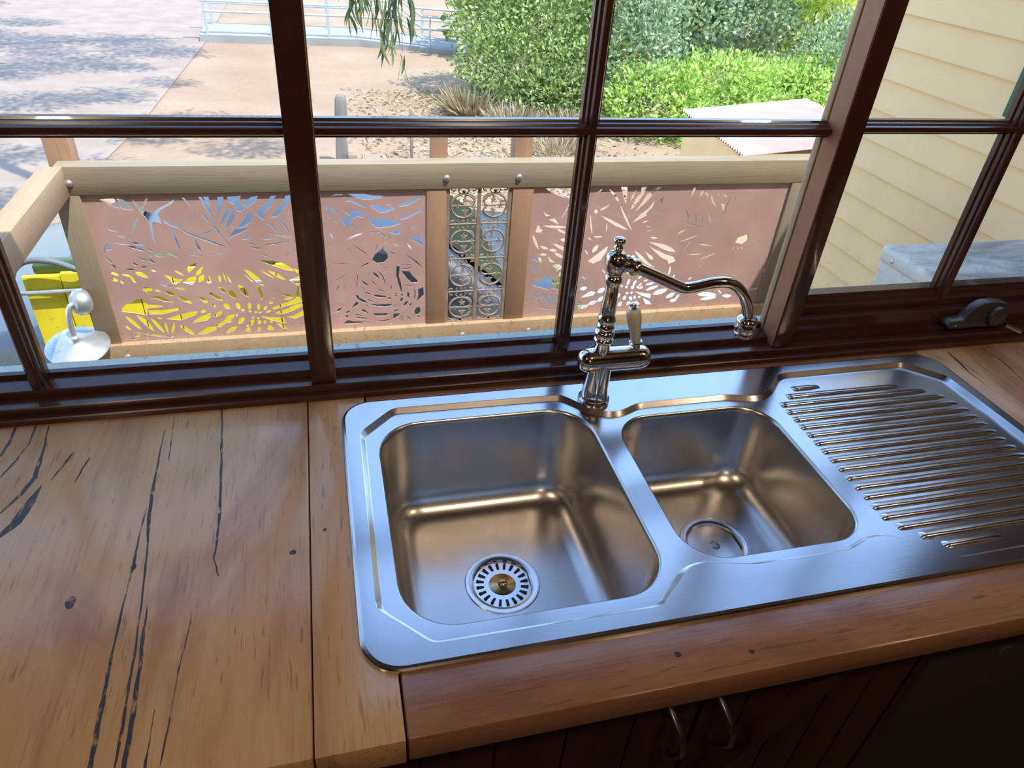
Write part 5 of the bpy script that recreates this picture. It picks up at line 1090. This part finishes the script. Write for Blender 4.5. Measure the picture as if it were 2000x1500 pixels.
def bush(name, loc, label, balls, n, size, mat, cat='bush', asp=.55, stems=4, group=None, up=.3):
    t = thing(name, loc, label, cat, group)
    P, d = cloud(balls, n); ok = P[:,2] > .02; P, d = P[ok], d[ok]
    o = link('foliage', leaf_mesh('foliage', P, d+RNG.normal(size=d.shape)*.8+np.array([0,0,up]), size, asp), M[mat], t); o['kind'] = 'stuff'
    mb = MB()
    for i in range(stems):
        b = balls[i % len(balls)]; e = Vector(b[:3]); mb.tube(catmull([Vector((e.x*.25+random.uniform(-.1,.1), e.y*.25, 0)), Vector((e.x*.5, e.y*.5, e.z*.5)), e], 4), [.05-.035*j/8 for j in range(9)], 6)
    mb_o = bpy.data.meshes.new('stems'); mb_o.from_pydata(mb.v, [], mb.f); link('stems', mb_o, M['bark'], t, 60); return t
bush('rounded_shrub', (3.55,10.9,GZ), 'big rounded mid-green shrub left of the centre glazing bar', [(0,0,1.0,1.35,1.1,1.1),(-.55,-.3,.55,.9,.8,.75),(.6,-.6,.5,.9,.8,.75),(-.1,-.9,.3,.8,.5,.5),(.3,.3,2.0,1.2,1.1,1.0),(-.6,.4,1.9,.9,.9,.9)], 30000, .072, 'leaf_mid')
bush('twiggy_shrub', (4.75,10.0,GZ), 'greyish twiggy shrub seen around the top of the centre glazing bar', [(0,0,.9,.7,.8,.9),(.2,.4,1.8,.8,.8,.9)], 6500, .07, 'leaf_grey', stems=6)
bush('lime_hedge', (6.0,9.3,GZ), 'bright lime-green hedge filling the middle of the right-hand panes', [(-1.1,-.1,.4,.9,.7,.55),(0,0,.5,1.0,.8,.62),(1.1,.2,.45,1.0,.8,.6),(2.2,.5,.5,1.0,.8,.7),(-.4,-.7,.1,.7,.5,.4),(.7,-.7,.1,.9,.5,.4)], 24000, .072, 'leaf_lime')
bush('dark_tree', (6.4,11.6,GZ), 'darker grey-green tree with a visible trunk behind the lime hedge', [(-.9,0,2.0,1.0,.9,.9),(.3,.2,2.2,1.1,1.0,1.0),(-.3,-.3,1.3,1.2,.8,.6),(1.1,-.1,1.5,.8,.8,.8)], 15000, .10, 'leaf_grey', 'tree', stems=6)
bush('back_hedge', (7.5,14.2,GZ), 'deep green hedge in the background behind the trees', [(-3.2,.4,1.2,1.8,.8,1.5),(-1,0,1.3,1.8,.8,1.7),(1.5,0,1.4,1.9,.8,1.8),(4.0,.3,1.3,1.8,.8,1.6)], 14000, .18, 'leaf_mid', 'hedge')
bush('yellow_gum', (8.9,11.4,GZ), 'yellow-green drooping gum foliage near the heavy window post', [(-.5,-.2,2.4,.8,.7,1.0),(.4,.2,2.6,.9,.8,1.1),(-.2,-.4,1.5,.5,.5,.6)], 7000, .13, 'leaf_yellow', 'tree', .28, stems=4, up=-1.2)
bush('silver_shrub', (8.1,9.9,GZ), 'silvery shrub beside the heavy window post below the yellow-green gum', [(0,0,.7,.75,.7,.75),(.5,.2,1.1,.6,.6,.6)], 6000, .07, 'leaf_grey')

def tuft(loc, r, h, label, n=420, mat='dry', cat='grass tussock', group=None):
    a = RNG.random(n)*6.283; q = RNG.random(n)**.5*r; P = np.stack([q*np.cos(a), q*np.sin(a), np.zeros(n)+.0], 1)
    d = np.stack([np.cos(a)*q/r, np.sin(a)*q/r, np.ones(n)*.9], 1)+RNG.normal(size=(n,3))*.3
    o = link('dry_tussock', leaf_mesh('dry_tussock', P, d, h, .07), M[mat]); o.location = loc
    return tag(o, label, cat, group)
tuft((2.30,10.2,GZ), .32, .38, 'tall brownish dry grass tussock at the left foot of the rounded shrub', 700)
tuft((2.80,9.45,GZ), .34, .30, 'pale dry grass tussock in front of the rounded shrub, nearest the path', 700)
tuft((3.65,9.30,GZ), .34, .28, 'straw-coloured grass tussock under the right side of the rounded shrub', 700)
tuft((3.15,8.3,GZ), .4, .22, 'low sparse dry tussock nearest the balustrade, below the rounded shrub', 500)
tuft((-.35,14.4,GZ), .16, .22, 'small green weed at the edge of the ramp slab', 160, 'leaf_mid', 'weed')
# leaf litter
n = 5200; P = np.stack([RNG.normal(2.1,1.1,n), RNG.uniform(6.3,11.6,n), np.zeros(n)+GZ+.008], 1); P = P[P[:,0] > .4]
d = RNG.normal(size=(len(P),3)); d[:,2] = np.abs(d[:,2])*.25
tag(link('leaf_litter', leaf_mesh('leaf_litter', P, d, .075, .35), M['dry']), 'dry leaf litter scattered over the dirt', 'leaf litter', None, 'stuff')
n = 9000; P = np.stack([RNG.uniform(.75,1.95,n), RNG.uniform(3.3,4.75,n), np.zeros(n)+GZ+.02], 1); d = RNG.normal(size=(n,3))*.35; d[:,2] = 1
tag(link('lawn_patch', leaf_mesh('lawn_patch', P, d, .11, .12), M['lawn']), 'bright green grass patch behind the iron lace panel', 'grass', None, 'stuff')

# split timber bollard, stake
b_ = thing('timber_bollard', (.25, 7.85, GZ), 'grey split timber bollard standing in the dirt', 'bollard')
mb = MB(); V = []
for z, s_, dx in ((0,.075,0),(.25,.072,.0),(.30,.060,.002),(.52,.068,.01),(.74,.066,.02),(.80,.050,.022)):
    for sx, sy in ((-1,-1),(1,-1),(1,1),(-1,1)): V.append((.25+dx+sx*s_*random.uniform(.9,1.08), 7.85+sy*s_*random.uniform(.9,1.08), GZ+z))
mb.add(V, [(i*4+j, i*4+(j+1) % 4, (i+1)*4+(j+1) % 4, (i+1)*4+j) for i in range(5) for j in range(4)]+[(20,21,22,23),(3,2,1,0)]).build('shaft', M['stump'], b_, bevel=.008)
MB().box(.31, .42, 7.74, 7.86, GZ, GZ+.15).build('footing_block', M['rail'], b_, bevel=.01)
tag(MB().bar((1.10,8.0,GZ),(1.095,8.02,GZ+.60), .035, .018, (0,1,0)).build('wooden_stake', M['stump'], None, bevel=.003), 'thin wooden stake standing right of the bollard', 'stake')
lg = MB().tube([(-7.9,19.9,GZ+.25),(-7.2,19.2,GZ+.24),(-6.75,18.7,GZ+.22)], [.26,.25,.24], 14).build('fallen_log', M['bark'], None, smooth=50); tag(lg, 'brown log lying at the far left end of the path', 'log')

# ramp with handrails
tag(MB().box(-2.10, .95, 15.2, 16.6, GZ, GZ+.14).add([(.95,15.2,GZ),(3.6,14.5,GZ),(3.8,15.9,GZ),(.95,16.6,GZ),(.95,15.2,GZ+.14),(3.6,14.5,GZ+.03),(3.8,15.9,GZ+.03),(.95,16.6,GZ+.14)], [(0,3,2,1),(4,5,6,7),(0,1,5,4),(1,2,6,5),(2,3,7,6),(3,0,4,7)]).build('concrete_ramp', M['concrete']), 'pale concrete ramp slab with handrails in the distance', 'ramp')
def handrail(y, label, far):
    t = thing('ramp_handrail', (.5, y, GZ+.14), label, 'handrail', 'handrails of the concrete ramp'); r_ = .022
    zt = GZ+.14
    dy = lambda x: y-(0 if x < .95 else (x-.95)*.264)
    zg = lambda x: zt-(0 if x < 1.7 else min(.30, (x-1.7)*.62))
    for h in (.58, .40):
        MB().tube([(x, dy(x), zg(x)+h-(.0)) for x in (-2.0, -.8, .9, 1.7, 2.2, 3.3)], r_, 8).build('rail', M['ramp_rail'], t, smooth=50)
    MB().tube([(-2.0,y,zt+.80),(-.8,y,zt+.80),(.9,y,zt+.80),(1.7,dy(1.7),zt+.80),(2.2,dy(2.2),zg(2.2)+.80),(3.3,dy(3.3),zg(3.3)+.80)], r_, 8).build('rail', M['ramp_rail'], t, smooth=50)
    MB().tube([(-2.0,y,zt+.80),(-2.16,y,zt+.78),(-2.2,y,zt+.69),(-2.14,y,zt+.62),(-2.0,y,zt+.60)], r_, 8).build('end_loop', M['ramp_rail'], t, smooth=50)
    for x in (-1.95, -.75, .36, 1.6, 2.35, 3.25):
        z0 = zt if x < .95 else GZ+.05
        MB().tube([(x, dy(x), z0),(x, dy(x), zg(x)+.80)], r_, 8).build('post', M['ramp_rail'], t, smooth=50)
handrail(15.3, 'near galvanised handrail along the front of the concrete ramp', False)
handrail(16.4, 'far galvanised handrail along the back of the concrete ramp', True)

# small shed with a corrugated roof
sh = thing('iron_roofed_shed', (4.6, 6.0, GZ), 'low cream shed with a faded red corrugated roof behind the balustrade', 'shed')
def corr():
    mb = MB(); n = 60; V = []; ya, yb = 5.25, 6.95
    for x, z in ((3.98,-1.30),(5.60,-1.16)):
        for k in range(n*2+1): y = ya+(yb-ya)*k/(n*2); V.append((x+(y-5.25)*.08, y, z+.016*math.sin(k*math.pi/2)))
    m_ = n*2+1; top_ = len(V); V += [(x,y,z-.004) for x, y, z in V]
    F = [(i, i+1, m_+i+1, m_+i) for i in range(m_-1)]; F += [tuple(top_+i for i in f[::-1]) for f in F]
    return mb.add(V, F)
corr().build('roof', M['red_roof'], sh, smooth=60)
MB().box(4.10, 5.55, 5.40, 6.75, GZ, -1.33).build('wall', M['cream'], sh)
MB().box(4.04, 4.10, 5.36, 5.44, GZ, -1.32).box(4.16,4.22,6.72,6.80,GZ,-1.32).build('corner_post', M['post_red'], sh)

# ------------------------------------------------------------------ gum tree that throws the dappled shade (crown above the frame)
gt = thing('gum_tree', (-8.6, 10.5, GZ), 'tall gum tree outside the frame at the left whose crown shades the path', 'tree')
mb = MB(); mb.tube(catmull([(-8.6,10.5,GZ),(-8.4,10.4,0.2),(-7.6,10.6,2.4),(-6.6,10.8,3.6)]), [.30-.010*i for i in range(19)], 10)
limbs = [[(-8.0,10.5,1.6),(-6.0,9.6,3.0),(-3.6,8.6,3.6),(-1.0,7.0,3.9)], [(-7.6,10.6,2.4),(-5.6,11.6,3.4),(-3.0,12.6,3.9),(-.6,13.4,4.1)], [(-7.2,10.7,2.9),(-6.2,13.4,3.9),(-4.6,16.2,4.3)], [(-3.6,8.6,3.6),(-1.8,6.2,3.6),(-.2,4.6,3.3),(.36,3.6,2.6)], [(-3.6,8.6,3.6),(-4.4,6.4,3.8),(-4.8,4.6,3.8)], [(-5.6,11.6,3.4),(-4.2,10.6,3.7),(-2.4,10.2,4.0)]]
for L_ in limbs:
    p_ = catmull(L_, 6); mb.tube(p_, [.10-.075*i/(len(p_)-1) for i in range(len(p_))], 8)
mo = bpy.data.meshes.new('trunk_and_limbs'); mo.from_pydata([tuple(Vector(p)-gt.location) for p in mb.v], [], mb.f); link('trunk_and_limbs', mo, M['bark'], gt, 60)
cl = []
for x, y, z, r_ in [(-4.9,7.2,3.8,.85),(-3.9,6.0,3.7,.6),(-3.0,7.6,4.0,.75),(-2.0,8.6,3.9,.55),(-1.1,8.9,4.0,.5),(-5.6,9.4,3.7,.9),(-4.2,9.6,4.1,.7),(-3.1,10.3,3.9,.75),(-2.0,11.0,4.2,.8),(-.9,12.2,4.0,.7),(-1.6,13.0,4.2,.7),(-3.2,12.8,4.0,.8),(-4.8,12.2,4.1,.9),(-5.2,14.4,4.4,.8),(-3.6,14.6,4.2,.55),(1.5,5.6,3.6,.55),(.9,6.6,3.7,.5),(.1,7.8,3.8,.45),(-6.4,11.5,4.2,.9),(-.4,9.8,4.0,.35),(-2.9,5.2,3.6,.5),(-1.7,6.3,3.7,.4),(-.6,6.0,3.6,.35),(-5.4,16.6,4.4,.7),(-1.1,10.8,4.0,.35),(-3.6,7.0,3.9,.7),(-2.3,7.2,3.8,.45),(-3.4,8.9,3.8,.6),(-4.6,10.8,4.0,.7),(-5.9,8.2,3.8,.7),(-2.6,11.9,4.1,.5),(-4.0,13.4,4.2,.5),(-.3,7.0,3.7,.35),(-1.4,4.9,3.6,.4)]:
    cl.append((x+8.6, y-10.5, z-GZ, r_*1.45, r_*.95, r_*.35))
P, d = cloud(cl, 46000, .1)
o = link('crown', leaf_mesh('crown', P, d+np.array([0,0,-1.2])+RNG.normal(size=d.shape)*.5, .14, .22), M['leaf_gum'], gt); o['kind'] = 'stuff'

# hanging spray of long gum leaves in front of the ramp
gs = thing('gum_leaf_spray', (.36, 3.52, 2.6), 'drooping spray of long dark gum leaves hanging into the top of the window', 'branch')
mb = MB(); stems = []
for k in range(9):
    x1 = .24+.036*k+random.uniform(-.02,.02); zz = random.uniform(-.02,.16) if k not in (4,5,6,7) else random.uniform(-.16,.0)
    S = catmull([(.36,3.52,2.6),(.36+(x1-.36)*.3,3.5+random.uniform(-.1,.1),1.4),(.36+(x1-.36)*.8,3.5+random.uniform(-.12,.12),.55),(x1,3.5+random.uniform(-.12,.12),zz)], 6); stems.append(S)
    mb.tube(S, [.006-.0045*i/(len(S)-1) for i in range(len(S))], 5)
mb.build('twig', M['bark'], gs)
def gum_leaf():
    n = 8; V = []; 
    for i in range(n+1):
        t_ = i/n; w_ = .0085*math.sin(math.pi*min(1, t_*1.02)**.8)+.0004; bx = .018*math.sin(t_*2.4); V += [(bx-w_, 0, -t_*.15), (bx, .003, -t_*.15), (bx+w_, 0, -t_*.15)]
    F = []
    for i in range(n): a = i*3; F += [(a,a+1,a+4,a+3),(a+1,a+2,a+5,a+4)]
    me = bpy.data.meshes.new('gum_leaf'); me.from_pydata(V, [], F); at = me.attributes.new('rnd','FLOAT','FACE'); return me
lms = []
for q in range(4):
    me = gum_leaf(); me.attributes['rnd'].data.foreach_set('value', [.15+.25*q]*len(me.polygons)); me.materials.append(M['leaf_gum']); lms.append(me)
for S in stems:
    for k in range(15):
        i = len(S)-1-int(abs(random.gauss(0, 3.2))); i = max(6, i); p = S[i]
        o = bpy.data.objects.new('leaf', random.choice(lms)); COL.objects.link(o); o.parent = gs
        o.location = p+Vector((random.uniform(-.02,.02), random.uniform(-.03,.03), random.uniform(-.02,.03)))-gs.location
        o.rotation_euler = (random.uniform(-.35,.35), random.uniform(-.5,.5), random.uniform(0,6.28)); s_ = random.uniform(.7,1.15); o.scale = (s_,s_,s_)
